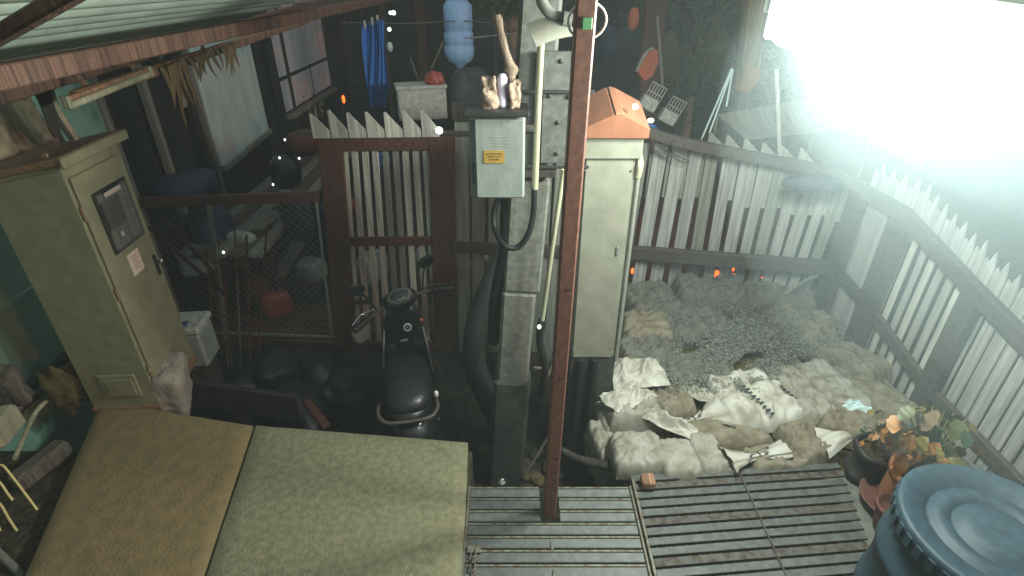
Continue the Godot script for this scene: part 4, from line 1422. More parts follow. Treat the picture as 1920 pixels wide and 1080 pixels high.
func make_scooter():
	var t := thing("motor_scooter", "black motor scooter parked nose to the slatted gate with handlebar turned left", "scooter", Vector3(-0.66, LANE, -2.68), "", 0.20)
	wheel(t, Vector3(0, 0.20, -0.52), 0.20, "front_wheel")
	wheel(t, Vector3(0, 0.20, 0.26), 0.20, "rear_wheel")
	var ls := mb()
	var rows := []
	for i in 9:
		var f := i / 8.0
		var row := []
		var hw: float = lerp(0.105, 0.175, pow(f, 0.8))
		for j in 11:
			var g := j / 5.0 - 1.0
			row.append(Vector3(g * hw, 0.90 - 0.55 * f, -0.335 + 0.10 * f * f - 0.07 * g * g + 0.012 * cos(g * 7.0)))
		rows.append(row)
	sheet(ls, rows, 0.05, Vector3.BACK)
	part("leg_shield", ls, M.black_plastic, t)
	for s in [-1, 1]:
		var tr := mb()
		var pts := []
		for i in 7:
			var f := 0.22 + i / 6.0 * 0.62
			var hw: float = lerp(0.105, 0.175, pow(f, 0.8))
			pts.append(Vector3(s * (hw + 0.002), 0.90 - 0.55 * f, -0.395 + 0.10 * f * f + 0.012))
		tube(tr, pts, 0.0075, 6)
		part("trim_strip", tr, M.slat_bright, t)
		var pk := mb()
		lump(pk, Vector3(0.045, 0.10, 0.02), at(Vector3(s * 0.085, 0.64, -0.27), 0.15 * s), 3.0)
		part("inner_pocket", pk, M.black_rubber, t)
	var kr := mb()
	var rp := []
	for a in 17: rp.append(Vector3(0.03 + 0.022 * cos(TAU * a / 16), 0.83 + 0.026 * sin(TAU * a / 16), -0.315))
	tube(kr, rp, 0.0075, 7, false)
	part("key_ring", kr, M.white_plastic, t)
	var kl := mb()
	box(kl, Vector3(0.014, 0.022, 0.02), at(Vector3(0.03, 0.83, -0.31)), 0.003)
	part("key_slot", kl, M.chrome, t)
	var lb := mb()
	box(lb, Vector3(0.05, 0.018, 0.008), at(Vector3(0.0, 0.745, -0.292), 0, 0, 0.1), 0.003)
	part("badge", lb, M.slat, t)
	# floor, under-body, front apron
	var fl := mb()
	box(fl, Vector3(0.27, 0.05, 0.34), at(Vector3(0, 0.30, -0.12)), 0.02)
	part("footboard", fl, M.black_rubber, t)
	var ap := mb()
	lump(ap, Vector3(0.13, 0.26, 0.09), at(Vector3(0, 0.70, -0.43), 0, -0.25), 2.6)
	part("front_apron", ap, M.gloss_black, t)
	var fd := mb()
	lump(fd, Vector3(0.065, 0.10, 0.22), at(Vector3(0, 0.37, -0.53)), 2.4)
	part("front_mudguard", fd, M.gloss_black, t)
	for s in [-1, 1]:
		var fk := mb()
		tube(fk, [Vector3(s * 0.07, 0.20, -0.52), Vector3(s * 0.06, 0.62, -0.42)], 0.016, 8)
		part("fork_leg", fk, M.grey_steel, t)
	# rear body and seat
	var bd := mb()
	lump(bd, Vector3(0.15, 0.20, 0.30), at(Vector3(0, 0.47, 0.14), 0, 0.12), 3.0)
	part("body", bd, M.gloss_black, t)
	var se := mb()
	lump(se, Vector3(0.155, 0.085, 0.30), at(Vector3(0, 0.70, 0.135), 0, 0.05), 2.5, 0.02, 1.0, 1.0, 30, 16)
	lump(se, Vector3(0.135, 0.075, 0.15), at(Vector3(0, 0.752, 0.26), 0, 0.08), 2.5, 0.02, 1.0, 2.0, 26, 14)
	part("seat", se, M.seat, t)
	var nt := mb()
	lump(nt, Vector3(0.02, 0.012, 0.014), at(Vector3(0.0, 0.705, -0.165)), 2.0, 0, 1, 0, 12, 6)
	part("seat_catch", nt, M.chrome, t)
	var rl := mb()
	tube(rl, curve([Vector3(0.15, 0.70, 0.25), Vector3(0.165, 0.735, 0.33), Vector3(0.16, 0.73, 0.40), Vector3(0.10, 0.72, 0.45), Vector3(-0.10, 0.72, 0.45), Vector3(-0.16, 0.73, 0.40), Vector3(-0.165, 0.735, 0.33), Vector3(-0.15, 0.70, 0.25)], 5), 0.011, 8)
	part("grab_rail", rl, M.grey_steel, t)
	var tg := mb()
	lump(tg, Vector3(0.014, 0.03, 0.014), at(Vector3(0.165, 0.755, 0.30), 0, 0.3), 2.2, 0, 1, 0, 12, 8)
	part("rail_glint", tg, M.white_plastic, t)  # white lump painting the glint at the rail corner
	for s in [-1, 1]:
		var sp := mb()
		tube(sp, curve([Vector3(s * 0.165, 0.46, 0.16), Vector3(s * 0.17, 0.52, 0.26), Vector3(s * 0.165, 0.60, 0.34)], 4), 0.007, 6)
		part("body_trim", sp, M.grey_steel, t)
	var mf := mb()
	tube(mf, [Vector3(0.15, 0.24, 0.0), Vector3(0.17, 0.30, 0.40)], 0.045, 10)
	part("exhaust", mf, M.black_rubber, t)
	# handlebar, turned to the left
	var hb := Basis.from_euler(Vector3(0, 0.42, 0.10))
	var hc := Vector3(0, 1.0, -0.40)
	var P := func(v): return hc + hb * v
	var cw := mb()
	lump(cw, Vector3(0.12, 0.055, 0.085), Transform3D(hb, P.call(Vector3(0, 0.0, 0.0))), 2.4)
	var cowl := part("handlebar_cowl", cw, M.black_plastic, t)
	var ds := mb()
	lump(ds, Vector3(0.085, 0.02, 0.055), Transform3D(hb * Basis.from_euler(Vector3(0.5, 0, 0)), P.call(Vector3(-0.01, 0.045, 0.03))), 2.2)
	var dial := part("dashboard", ds, M.concrete, cowl)
	var d2 := mb()
	lump(d2, Vector3(0.068, 0.018, 0.042), Transform3D(hb * Basis.from_euler(Vector3(0.5, 0, 0)), P.call(Vector3(-0.01, 0.05, 0.034))), 2.2)
	part("dial_glass", d2, M.gloss_black, dial)
	var sk := mb()
	lump(sk, Vector3(0.06, 0.10, 0.05), Transform3D(Basis.IDENTITY, Vector3(0, 0.92, -0.40)), 2.5)
	part("steering_column", sk, M.black_plastic, t)
	var br := mb()
	tube(br, curve([P.call(Vector3(-0.34, -0.03, 0.07)), P.call(Vector3(-0.18, -0.01, 0.02)), P.call(Vector3(0, 0, 0)), P.call(Vector3(0.18, -0.01, 0.02)), P.call(Vector3(0.34, -0.03, 0.07))], 4), 0.013, 8)
	part("handlebar", br, M.grey_steel, t)
	for s in [-1, 1]:
		var gr := mb()
		tube(gr, [P.call(Vector3(s * 0.22, -0.012, 0.032)), P.call(Vector3(s * 0.36, -0.032, 0.076))], 0.021, 10)
		part("grip", gr, M.black_rubber, t)
		var lv := mb()
		tube(lv, curve([P.call(Vector3(s * 0.17, -0.01, -0.02)), P.call(Vector3(s * 0.26, -0.02, -0.04)), P.call(Vector3(s * 0.35, -0.03, 0.02))], 4), 0.007, 6)
		part("brake_lever", lv, M.chrome if s < 0 else M.grey_steel, t)
		var ms := mb()
		var mp: Vector3 = P.call(Vector3(s * 0.25, 0.17, -0.04))
		tube(ms, curve([P.call(Vector3(s * 0.17, 0.0, 0.0)), P.call(Vector3(s * 0.20, 0.09, -0.02)), mp], 4), 0.007, 6)
		part("mirror_stem", ms, M.black_plastic, t)
		var mm := mb()
		lump(mm, Vector3(0.06, 0.048, 0.016), Transform3D(Basis.from_euler(Vector3(0.25, 0.3, 0.4 * s)), mp), 2.3)
		var mir := part("mirror", mm, M.black_plastic, t)
	var hgd := mb()
	lump(hgd, Vector3(0.06, 0.085, 0.02), Transform3D(Basis.from_euler(Vector3(0.1, 0.6, 0.25)), P.call(Vector3(-0.30, -0.14, -0.03))), 2.6)
	part("turn_signal", hgd, M.concrete, t)
	var rd := mb()
	lump(rd, Vector3(0.012, 0.014, 0.012), at(Vector3(0.125, 0.84, -0.37)), 2.0, 0, 1, 0, 10, 6)
	part("reflector", rd, M.orange_red, t)

# ---------- sacks ----------
var sack_count := 0
func sack(label: String, u: float, v: float, y: float, size: Vector3, yaw: float, m: Material, amp := 0.10, power := 3.0, tilt := 0.0, roll := 0.0) -> MeshInstance3D:
	var p := on_level(u, v, y)
	sack_count += 1
	var sd := sack_count * 37.0
	var b := Basis.from_euler(Vector3(deg_to_rad(tilt), deg_to_rad(yaw), deg_to_rad(roll)))
	var long_x := size.x > size.z
	var rows := []
	var nr := 39
	var nc := 45
	for i in nr:
		var row := []
		for j in nc:
			var a := clampf((j / float(nc - 1) * 2.0 - 1.0) * 1.03, -1, 1)
			var c := clampf((i / float(nr - 1) * 2.0 - 1.0) * 1.03, -1, 1)
			var along := a if long_x else c
			var across := c if long_x else a
			var body: float = pow(max(1.0 - pow(abs(a), 8.0), 0.0), 0.5) * pow(max(1.0 - pow(abs(c), 8.0), 0.0), 0.5)
			var edge: float = clamp((1.0 - max(abs(a), abs(c))) * 6.0, 0, 1)
			# creases: long ridges across the sack, pleats gathered at its two ends
			var crease: float = 1.0 - 2.2 * abs(wob.get_noise_3d(along * 90.0 + sd, across * 26.0, sd))
			var fine: float = 1.0 - 2.2 * abs(wob.get_noise_3d(along * 170.0 + across * 90.0 + sd, across * 120.0 - along * 60.0, sd + 50))
			var sag: float = wob.get_noise_3d(a * 45.0, c * 45.0, sd + 9)
			var pleat: float = sin(across * 17.0 + sd + 2.0 * along) * pow(abs(along), 4.0)
			var yy: float = size.y * (body * (0.36 + 0.07 * sag) + edge * amp * (0.9 * crease + 1.0 * fine + 0.6 * pleat)) - (1.0 - body) * size.y * 0.35
			var wx: float = 1.0 - 0.07 * c * c + 0.05 * wob.get_noise_2d(c * 70.0 + sd, signf(a) * 50.0)
			var wz: float = 1.0 - 0.07 * a * a + 0.05 * wob.get_noise_2d(a * 70.0 + sd, signf(c) * 50.0)
			row.append(p + b * Vector3(a * size.x * 0.5 * wx, yy, c * size.z * 0.5 * wz))
		rows.append(row)
	var st := mb()
	sheet(st, rows, 0.0, Vector3.UP)
	return one("sandbag", st, m, label, "sandbag", "sandbags piled in the right half of the yard")
# loose crumpled cloth: a skin with folded ridges
func crumple(called: String, u: float, v: float, y: float, sx: float, sz: float, yaw: float, hgt: float, m: Material, sd: float) -> SurfaceTool:
	var p := on_level(u, v, y)
	var b := Basis.from_euler(Vector3(0, deg_to_rad(yaw), 0))
	var rows := []
	for i in 45:
		var row := []
		for j in 57:
			var a := (j / 28.0 - 1.0)
			var c := (i / 22.0 - 1.0)
			var ang := atan2(c, a)
			var rim: float = 1.0 + 0.16 * wob.get_noise_2d(cos(ang) * 60 + sd * 40, sin(ang) * 60)
			var h1: float = 1.0 - 1.6 * abs(wob.get_noise_2d(a * 55 + sd * 100, c * 40))
			var h2: float = 0.5 * (1.0 - 1.6 * abs(wob.get_noise_2d(a * 130 + sd * 50 + c * 40, c * 110 + 77)))
			var fall: float = clamp(1.3 - 1.1 * max(abs(a), abs(c)), 0, 1)
			row.append(p + b * Vector3(a * sx * 0.5 * rim, hgt * fall * (h1 * 0.8 + h2 * 0.6), c * sz * 0.5 * rim))
		rows.append(row)
	var st := mb()
	sheet(st, rows, 0.003, Vector3.UP)
	return st
# the gathered neck of a tied sack: pleated cone, string, flaring end
func neck(t: Node, from: Vector3, to: Vector3, w0: float, w1: float, m: Material, n := 9):
	var st := mb()
	var rows := []
	var dir := (to - from)
	var side := dir.cross(Vector3.UP).normalized()
	for i in n + 1:
		var f := float(i) / n
		var row := []
		var wd: float = lerp(w0, 0.016, pow(min(f / 0.55, 1.0), 0.6)) if f < 0.55 else lerp(0.016, w1, pow((f - 0.55) / 0.45, 0.8))
		for j in 25:
			var a := TAU * j / 24.0
			var pl := 1.0 + 0.22 * sin(a * 7.0 + f * 1.5)
			row.append(from + dir * f + side * cos(a) * wd * pl + Vector3.UP * (sin(a) * wd * 0.45 * pl - 0.012 * sin(f * PI)))
		rows.append(row)
	st.set_smooth_group(0)
	for i in n:
		var c: Vector3 = from + dir * ((i + 0.5) / n)
		for j in 24:
			quad(st, rows[i][j], rows[i][j + 1], rows[i + 1][j + 1], rows[i + 1][j], rows[i][j] - c)
	part("tied_neck", st, m, t)
	var sg := mb()
	var cp := from + dir * 0.55 + Vector3(0, -0.012, 0)
	var rp := []
	for a in 13: rp.append(cp + side * cos(TAU * a / 12) * 0.022 + Vector3.UP * sin(TAU * a / 12) * 0.013)
	tube(sg, rp, 0.004, 6, false)
	part("string", sg, M.timber_grey, t)
func print_row(t: Node3D, p: Vector3, along: Vector3, n: int, hgt: float):
	var st := mb()
	for i in n:
		var c := p + along * (i - n / 2.0)
		var nn := along.cross(Vector3.UP).normalized()
		box(st, Vector3(along.length() * 0.45, 0.002, hgt), Transform3D(Basis(along.normalized(), Vector3.UP, -nn), c + nn * rng.randf_range(-0.004, 0.004)), 0.0)
		if i % 2: box(st, Vector3(along.length() * 0.9, 0.002, hgt * 0.22), Transform3D(Basis(along.normalized(), Vector3.UP, -nn), c + nn * hgt * 0.3 + Vector3(0, 0.0006, 0)), 0.0)
	part("print", st, M.print_ink, t)

func make_sacks():
	# back rows first
	sack("grey old sandbag at the far left back corner by the pillar cabinet", 1218, 566, 0.05, Vector3(0.42, 0.15, 0.42), 8, M.sack_old, 0.18)
	sack("ribbed grey sandbag beside the conduit pipe of the pillar cabinet", 1212, 618, 0.05, Vector3(0.36, 0.15, 0.36), -3, M.sack_dirty, 0.12)
	sack("dark brown soiled sandbag between the ribbed sack and the crumpled white cloth", 1210, 668, 0.03, Vector3(0.38, 0.15, 0.30), 4, M.sack_old, 0.22)
	sack("grey sandbag against the back fence under the amber lights", 1330, 548, 0.05, Vector3(0.55, 0.17, 0.36), -4, M.sack_old, 0.2)
	sack("rounded grey sandbag against the back fence toward the corner post", 1455, 560, 0.04, Vector3(0.55, 0.19, 0.38), -10, M.sack_old, 0.2)
	sack("half buried grey sandbag in the middle of the leaf litter", 1300, 610, 0.015, Vector3(0.50, 0.14, 0.42), 12, M.sack_old, 0.2)
	sack("flat grey sandbag below the corner post of the fences", 1500, 612, 0.01, Vector3(0.50, 0.14, 0.42), -24, M.sack_dirty, 0.2)
	sack("long sandbag lying along the foot of the right-hand fence", 1575, 668, 0.0, Vector3(0.62, 0.14, 0.30), -58, M.sack_dirty, 0.16)
	sack("grey sandbag at the lower end of the leaf litter", 1310, 700, 0.0, Vector3(0.46, 0.12, 0.36), 14, M.sack_old, 0.2)
	sack("soiled sandbag beside the right-hand fence behind the plants", 1625, 745, -0.01, Vector3(0.55, 0.13, 0.28), -62, M.sack_dirty, 0.18)
	# the three printed ones
	var big := sack("large white printed sandbag with a tied neck in the middle of the pile", 1408, 750, 0.02, Vector3(0.48, 0.15, 0.44), 6, M.sack_clean, 0.20)
	neck(big, on_level(1352, 772, 0.03), on_level(1262, 794, 0.0), 0.13, 0.045, M.sack_clean)
	print_row(big, on_level(1424, 752, 0.098), Vector3(0.011, -0.002, 0.026), 9, 0.03)
	var m2 := sack("greyish printed sandbag right of the large white one, narrow and upright", 1494, 742, 0.015, Vector3(0.24, 0.16, 0.50), 8, M.sack, 0.10)
	print_row(m2, on_level(1476, 732, 0.085), Vector3(0.006, 0, 0.026), 7, 0.025)
	var m3 := sack("wide printed sandbag second to the right of the large white one", 1556, 732, 0.01, Vector3(0.27, 0.15, 0.52), 14, M.sack, 0.12)
	print_row(m3, on_level(1530, 742, 0.078), Vector3(0.008, 0, 0.026), 7, 0.025)
	sack("brown soiled sandbag between the printed sacks and the black pot", 1590, 800, 0.0, Vector3(0.38, 0.13, 0.26), -20, M.sack_dirty, 0.2)
	# front row by the gratings
	sack("dirty cream sandbag at the left front corner of the pile", 1196, 850, -0.01, Vector3(0.30, 0.14, 0.26), 4, M.sack, 0.10)
	sack("smooth cream sandbag at the front edge, left of the pair by the gratings", 1270, 862, -0.01, Vector3(0.22, 0.13, 0.26), 3, M.sack, 0.05)
	sack("stained cream sandbag at the front edge, right of the pair by the gratings", 1325, 852, -0.01, Vector3(0.17, 0.13, 0.27), 6, M.sack, 0.07)
	sack("sand covered sandbag before the large white printed one", 1360, 815, -0.02, Vector3(0.50, 0.09, 0.20), 4, M.sack_dirty, 0.15)
	sack("flat tan sandbag at the front edge under the bow tied cloth", 1455, 862, -0.03, Vector3(0.34, 0.10, 0.18), 8, M.sack_dirty, 0.14)
	sack("grey printed sandbag corner under the triangular white cloth", 1510, 832, -0.01, Vector3(0.24, 0.12, 0.28), 10, M.sack_dirty, 0.2)
	sack("tan sandbag under the crumpled white cloth at the left edge", 1188, 772, -0.01, Vector3(0.34, 0.15, 0.24), 2, M.sack, 0.16)
	sack("tan sandbag left of the neck of the large white one", 1258, 755, -0.01, Vector3(0.24, 0.13, 0.26), 14, M.sack_dirty, 0.16)
	# stacked low at the left face of the pile, over the pit
	for k in [[1142, 835, -0.16, 0.0], [1136, 850, -0.32, 1.0], [1150, 790, -0.12, 2.0]]:
		sack(["cream sandbag edge facing the pit, upper one by the dark base of the pillar", "cream sandbag edge facing the pit, lowest one by the grating corner", "cream sandbag edge facing the pit beside the crumpled white cloth"][int(k[3])], k[0], k[1], k[2], Vector3(0.22, 0.22, 0.34), 10, M.sack, 0.07)
	# loose empty sacks
	var c1 := crumple("", 1192, 705, 0.07, 0.34, 0.26, 6, 0.12, M.sack_clean, 1.0)
	one("empty_sack", c1, M.sack_clean, "crumpled empty white sack at the upper left of the pile", "empty sack", "empty sacks on the pile")
	var c2 := crumple("", 1176, 745, 0.05, 0.30, 0.18, 30, 0.10, M.sack_clean, 2.0)
	one("empty_sack", c2, M.sack_clean, "crumpled empty white sack folded below the upper left one", "empty sack", "empty sacks on the pile")
	var c3 := crumple("", 1250, 795, 0.03, 0.30, 0.09, -35, 0.08, M.sack_clean, 3.0)
	one("empty_sack", c3, M.sack_clean, "twisted white sack strip lying below the neck of the large sandbag", "empty sack", "empty sacks on the pile")
	var c4 := crumple("", 1310, 742, 0.03, 0.24, 0.08, -25, 0.06, M.sack_clean, 4.0)
	one("empty_sack", c4, M.sack_clean, "thin white sack fold lying above the neck of the large sandbag", "empty sack", "empty sacks on the pile")
	# cloth tied like a bow
	var bw := thing("tied_cloth", "white sack cloth tied like a bow at the front edge of the pile", "cloth", on_level(1408, 850, 0.02))
	neck(bw, on_level(1362, 862, 0.03), on_level(1474, 842, 0.03), 0.085, 0.055, M.sack_clean, 12)
	var tri_ := thing("tied_cloth", "triangular white sack cloth with a pulled corner beside the black pot", "cloth", on_level(1560, 820, 0.05))
	var rows := []
	var a := on_level(1524, 800, 0.07)
	var b := on_level(1556, 858, 0.05)
	var c := on_level(1602, 822, 0.07)
	for i in 12:
		var f := i / 11.0
		var row := []
		for j in 12:
			var g := j / 11.0
			var p := a.lerp(b, g).lerp(c, pow(f, 0.9))
			p.y += 0.05 * sin(f * PI) * sin(g * PI) + 0.012 * sin(g * 17.0 + f * 3.0) * (1.0 - f * 0.5)
			row.append(p)
		rows.append(row)
	var st := mb()
	sheet(st, rows, 0.003, Vector3.UP)
	part("cloth", st, M.sack_clean, tri_)
	var bq := crumple("", 1605, 768, 0.06, 0.16, 0.06, -20, 0.07, M.board_white, 7.0)
	one("plastic_bag", bq, M.board_white, "crumpled pale blue plastic bag beside the orange leaved plant", "plastic bag")
	# leaf litter and dust weeds over the middle of the pile
	var leaf := mb()
	var rr := [[Vector3(0, 0, 0), Vector3(0.001, 0, 0)], [Vector3(-0.007, 0.003, 0.008), Vector3(0.007, 0.003, 0.008)], [Vector3(-0.005, 0.006, 0.016), Vector3(0.005, 0.006, 0.016)], [Vector3(0, 0.004, 0.024), Vector3(0.001, 0.004, 0.024)]]
	sheet(leaf, rr, 0.0, Vector3.UP)
	leaf.generate_normals()
	var mm := MultiMesh.new()
	mm.transform_format = MultiMesh.TRANSFORM_3D
	mm.use_colors = true
	mm.mesh = leaf.commit()
	var xs := []
	var cs := []
	for i in 42000:
		var u := rng.randfn(1378, 96)
		var v := rng.randfn(638, 54)
		if u < 1235 or v < 548 or v > 735: continue
		var den := wob.get_noise_2d(u * 0.9, v * 1.5)
		if den < -0.42 + rng.randf() * 0.3: continue
		var p := on_level(u, v, 0.055 + rng.randf() * 0.03 + 0.03 * den)
		if p.z < -3.72: continue
		xs.append(Transform3D(Basis.from_euler(Vector3(rng.randf_range(-0.9, 0.9), rng.randf() * TAU, rng.randf_range(-0.9, 0.9))).scaled(Vector3.ONE * rng.randf_range(0.3, 0.7)), p))
		var g := rng.randf_range(0.13, 0.24)
		cs.append(Color(g * 0.95, g * 1.0, g * 0.86))
	mm.instance_count = xs.size()
	for i in xs.size():
		mm.set_instance_transform(i, xs[i])
		mm.set_instance_color(i, cs[i])
	var mi := MultiMeshInstance3D.new()
	mi.name = "leaf_litter"
	mi.multimesh = mm
	var lm := StandardMaterial3D.new()
	lm.vertex_color_use_as_albedo = true
	lm.roughness = 0.85
	lm.cull_mode = BaseMaterial3D.CULL_DISABLED
	mi.material_override = lm
	add_child(mi)
	mi.set_meta("kind", "stuff")
	mi.set_meta("label", "grey green leaf litter and small weeds spread over the middle of the sacks")
	mi.set_meta("category", "leaf litter")

# ---------- pots, plants, drum ----------
func leaf_mesh(l: float, w: float, droop: float) -> ArrayMesh:
	var rows := []
	for i in 8:
		var f := i / 7.0
		var ww: float = w * pow(sin(PI * min(0.04 + f * 0.94, 1.0)), 0.7) * (1.0 + 0.12 * sin(f * 19.0))
		var y: float = -droop * f * f + 0.004 * sin(f * 14.0)
		rows.append([Vector3(-ww, y + ww * 0.25, l * f), Vector3(0, y, l * f), Vector3(ww, y + ww * 0.25, l * f)])
	var st := mb()
	sheet(st, rows, 0.0, Vector3.UP)
	st.generate_normals()
	return st.commit()
func leaves_on(t: Node3D, root: Vector3, tips: Array, meshes: Array, mats: Array):
	for i in tips.size():
		var p: Vector3 = tips[i]
		var stm := mb()
		var mid := root.lerp(p, 0.5) + Vector3(0, 0.05, 0)
		tube(stm, curve([root + Vector3(rng.randf_range(-0.02, 0.02), 0, rng.randf_range(-0.02, 0.02)), mid, p], 4), 0.003, 5)
		part("stem", stm, M.leaf_pale, t)
		var o := set_mesh("leaf", meshes[i % meshes.size()], mats[i % mats.size()], t)
		var away := (p - root)
		o.position = p - t.position
		o.rotation = Vector3(rng.randf_range(0.0, 1.2), atan2(away.x, away.z) + rng.randf_range(-0.8, 0.8), rng.randf_range(-0.8, 0.8))
		o.scale = Vector3.ONE * rng.randf_range(0.45, 0.85)
func pot(st: SurfaceTool, r: float, h: float, xf: Transform3D):
	lathe(st, [Vector2(0, 0), Vector2(r * 0.68, 0), Vector2(r * 0.72, 0.01), Vector2(r * 0.93, h * 0.80), Vector2(r * 0.94, h * 0.82), Vector2(r * 1.04, h * 0.83), Vector2(r * 1.06, h * 0.99), Vector2(r * 1.0, h), Vector2(r * 0.90, h * 0.98), Vector2(r * 0.86, h * 0.8), Vector2(0, h * 0.76)], xf, 28)
func make_plants():
	var b1 := on_level(1612, 890, 0.0)
	var t1 := thing("flower_pot", "black plastic plant pot with a ragged rim at the corner of the gratings", "plant pot", b1)
	var p1 := mb()
	lathe(p1, [Vector2(0, 0), Vector2(0.07, 0), Vector2(0.085, 0.015), Vector2(0.088, 0.04), Vector2(0.074, 0.045), Vector2(0.084, 0.14), Vector2(0.10, 0.145), Vector2(0.097, 0.18), Vector2(0.084, 0.175), Vector2(0.075, 0.13), Vector2(0, 0.13)], at(b1, 0, 0.10, -0.06).scaled_local(Vector3(1.0, 1.2, 1.0)), 26, 0.04)
	part("pot", p1, M.pot_black, t1)
	var so := mb()
	lump(so, Vector3(0.07, 0.025, 0.07), at(b1 + Vector3(0, 0.16, 0)), 2.0, 0.3, 5.0, 2.0)
	part("soil", so, M.earth, t1)
	var small := [leaf_mesh(0.055, 0.018, 0.02), leaf_mesh(0.07, 0.022, 0.03)]
	var tw := thing("dry_plant", "small dry plant with orange brown leaves growing in the black pot", "plant", b1 + Vector3(0, 0.17, 0))
	var tips := []
	for k in [[1632, 842], [1650, 815], [1660, 790], [1640, 778], [1625, 800], [1668, 835], [1618, 826], [1655, 770], [1676, 808]]:
		tips.append(on_depth(k[0], k[1], b1.z + rng.randf_range(-0.06, 0.05)))
	leaves_on(tw, b1 + Vector3(0.01, 0.17, 0), tips, small, [M.leaf_dry, M.leaf_orange, M.leaf_dry, M.leaf_pale, M.leaf_dark])
	var b2 := on_level(1660, 990, 0.0)
	var t2 := thing("flower_pot", "small brown clay pot on the floor beside the blue drum", "plant pot", b2)
	var p2 := mb()
	pot(p2, 0.075, 0.15, at(b2))
	part("pot", p2, M.pot_brown, t2)
	var b3 := on_level(1682, 938, 0.04)
	var t3 := thing("flower_pot", "round terracotta pot half hidden behind the blue drum lid", "plant pot", b3)
	var p3 := mb()
	pot(p3, 0.125, 0.20, at(b3, 0, 0.12, -0.16))
	part("pot", p3, M.terracotta, t3)
	var so3 := mb()
	lump(so3, Vector3(0.10, 0.03, 0.10), at(b3 + Vector3(0.03, 0.155, 0.02)), 2.0, 0.3, 5.0, 4.0)
	part("soil", so3, M.earth, t3)
	var dish := mb()
	lathe(dish, [Vector2(0, -0.018), Vector2(0.12, -0.018), Vector2(0.145, 0.012), Vector2(0.138, 0.014), Vector2(0.11, -0.008), Vector2(0, -0.008)], at(b3 + Vector3(-0.02, 0, 0)), 24)
	part("dish", dish, M.pot_brown, t3)
	var tp := thing("potted_plant", "broad leaved plant with yellowing orange edged leaves above the terracotta pot", "plant", b3 + Vector3(0.03, 0.17, 0.0))
	var big := [leaf_mesh(0.12, 0.045, 0.04), leaf_mesh(0.10, 0.04, 0.05), leaf_mesh(0.14, 0.042, 0.03)]
	var tip2 := []
	for k in 70:
		var an := rng.randf() * TAU
		var ra := sqrt(rng.randf())
		tip2.append(on_depth(1742 + 84 * ra * cos(an), 812 + 56 * ra * sin(an), b3.z + rng.randf_range(-0.2, 0.13)))
	leaves_on(tp, b3 + Vector3(0.03, 0.17, 0.0), tip2, big, [M.leaf_orange, M.leaf_green, M.leaf_pale, M.leaf_orange, M.leaf_dry, M.leaf_pale, M.leaf_green, M.leaf_dark, M.leaf_orange, M.leaf_pale, M.leaf_dry])
	var st := mb()
	lump(st, Vector3(0.07, 0.09, 0.05), at(on_level(1690, 800, 0.0)), 2.4, 0.15, 3.0, 8.0)
	one("grey_stone", st, M.concrete, "rounded grey stone standing between the orange leaved plant and the right-hand fence", "stone")

func make_drum():
	var c := Vector3(1.575, 0.0, -1.125)
	var t := thing("blue_drum", "blue plastic drum with a ringed lid in the lower right corner", "drum", c)
	var h := 0.63
	var b := mb()
	lathe(b, [Vector2(0, 0), Vector2(0.25, 0.0), Vector2(0.265, 0.02), Vector2(0.275, 0.15), Vector2(0.285, 0.16), Vector2(0.285, 0.19), Vector2(0.276, 0.20), Vector2(0.276, 0.40), Vector2(0.286, 0.41), Vector2(0.286, 0.44), Vector2(0.272, 0.46), Vector2(0.262, h - 0.03)], at(c), 48)
	part("barrel", b, M.drum, t)
	var l := mb()
	lathe(l, [Vector2(0.265, h - 0.055), Vector2(0.280, h - 0.055), Vector2(0.286, h - 0.01), Vector2(0.284, h + 0.012), Vector2(0.274, h + 0.02), Vector2(0.262, h + 0.014), Vector2(0.205, h + 0.006), Vector2(0.198, h - 0.012), Vector2(0.186, h - 0.014), Vector2(0.176, h + 0.004), Vector2(0.135, h + 0.004), Vector2(0.128, h - 0.010), Vector2(0.12, h - 0.012), Vector2(0.108, h + 0.008), Vector2(0.06, h + 0.012), Vector2(0.0, h + 0.013)], at(c), 64)
	var lid := part("lid", l, M.drum, t)
	var n := mb()
	for i in 40:
		var a := TAU * i / 40.0
		box(n, Vector3(0.012, 0.05, 0.026), at(c + Vector3(cos(a) * 0.2825, h - 0.030, sin(a) * 0.2825), -a), 0.002)
	part("lid_ribs", n, M.drum, lid)

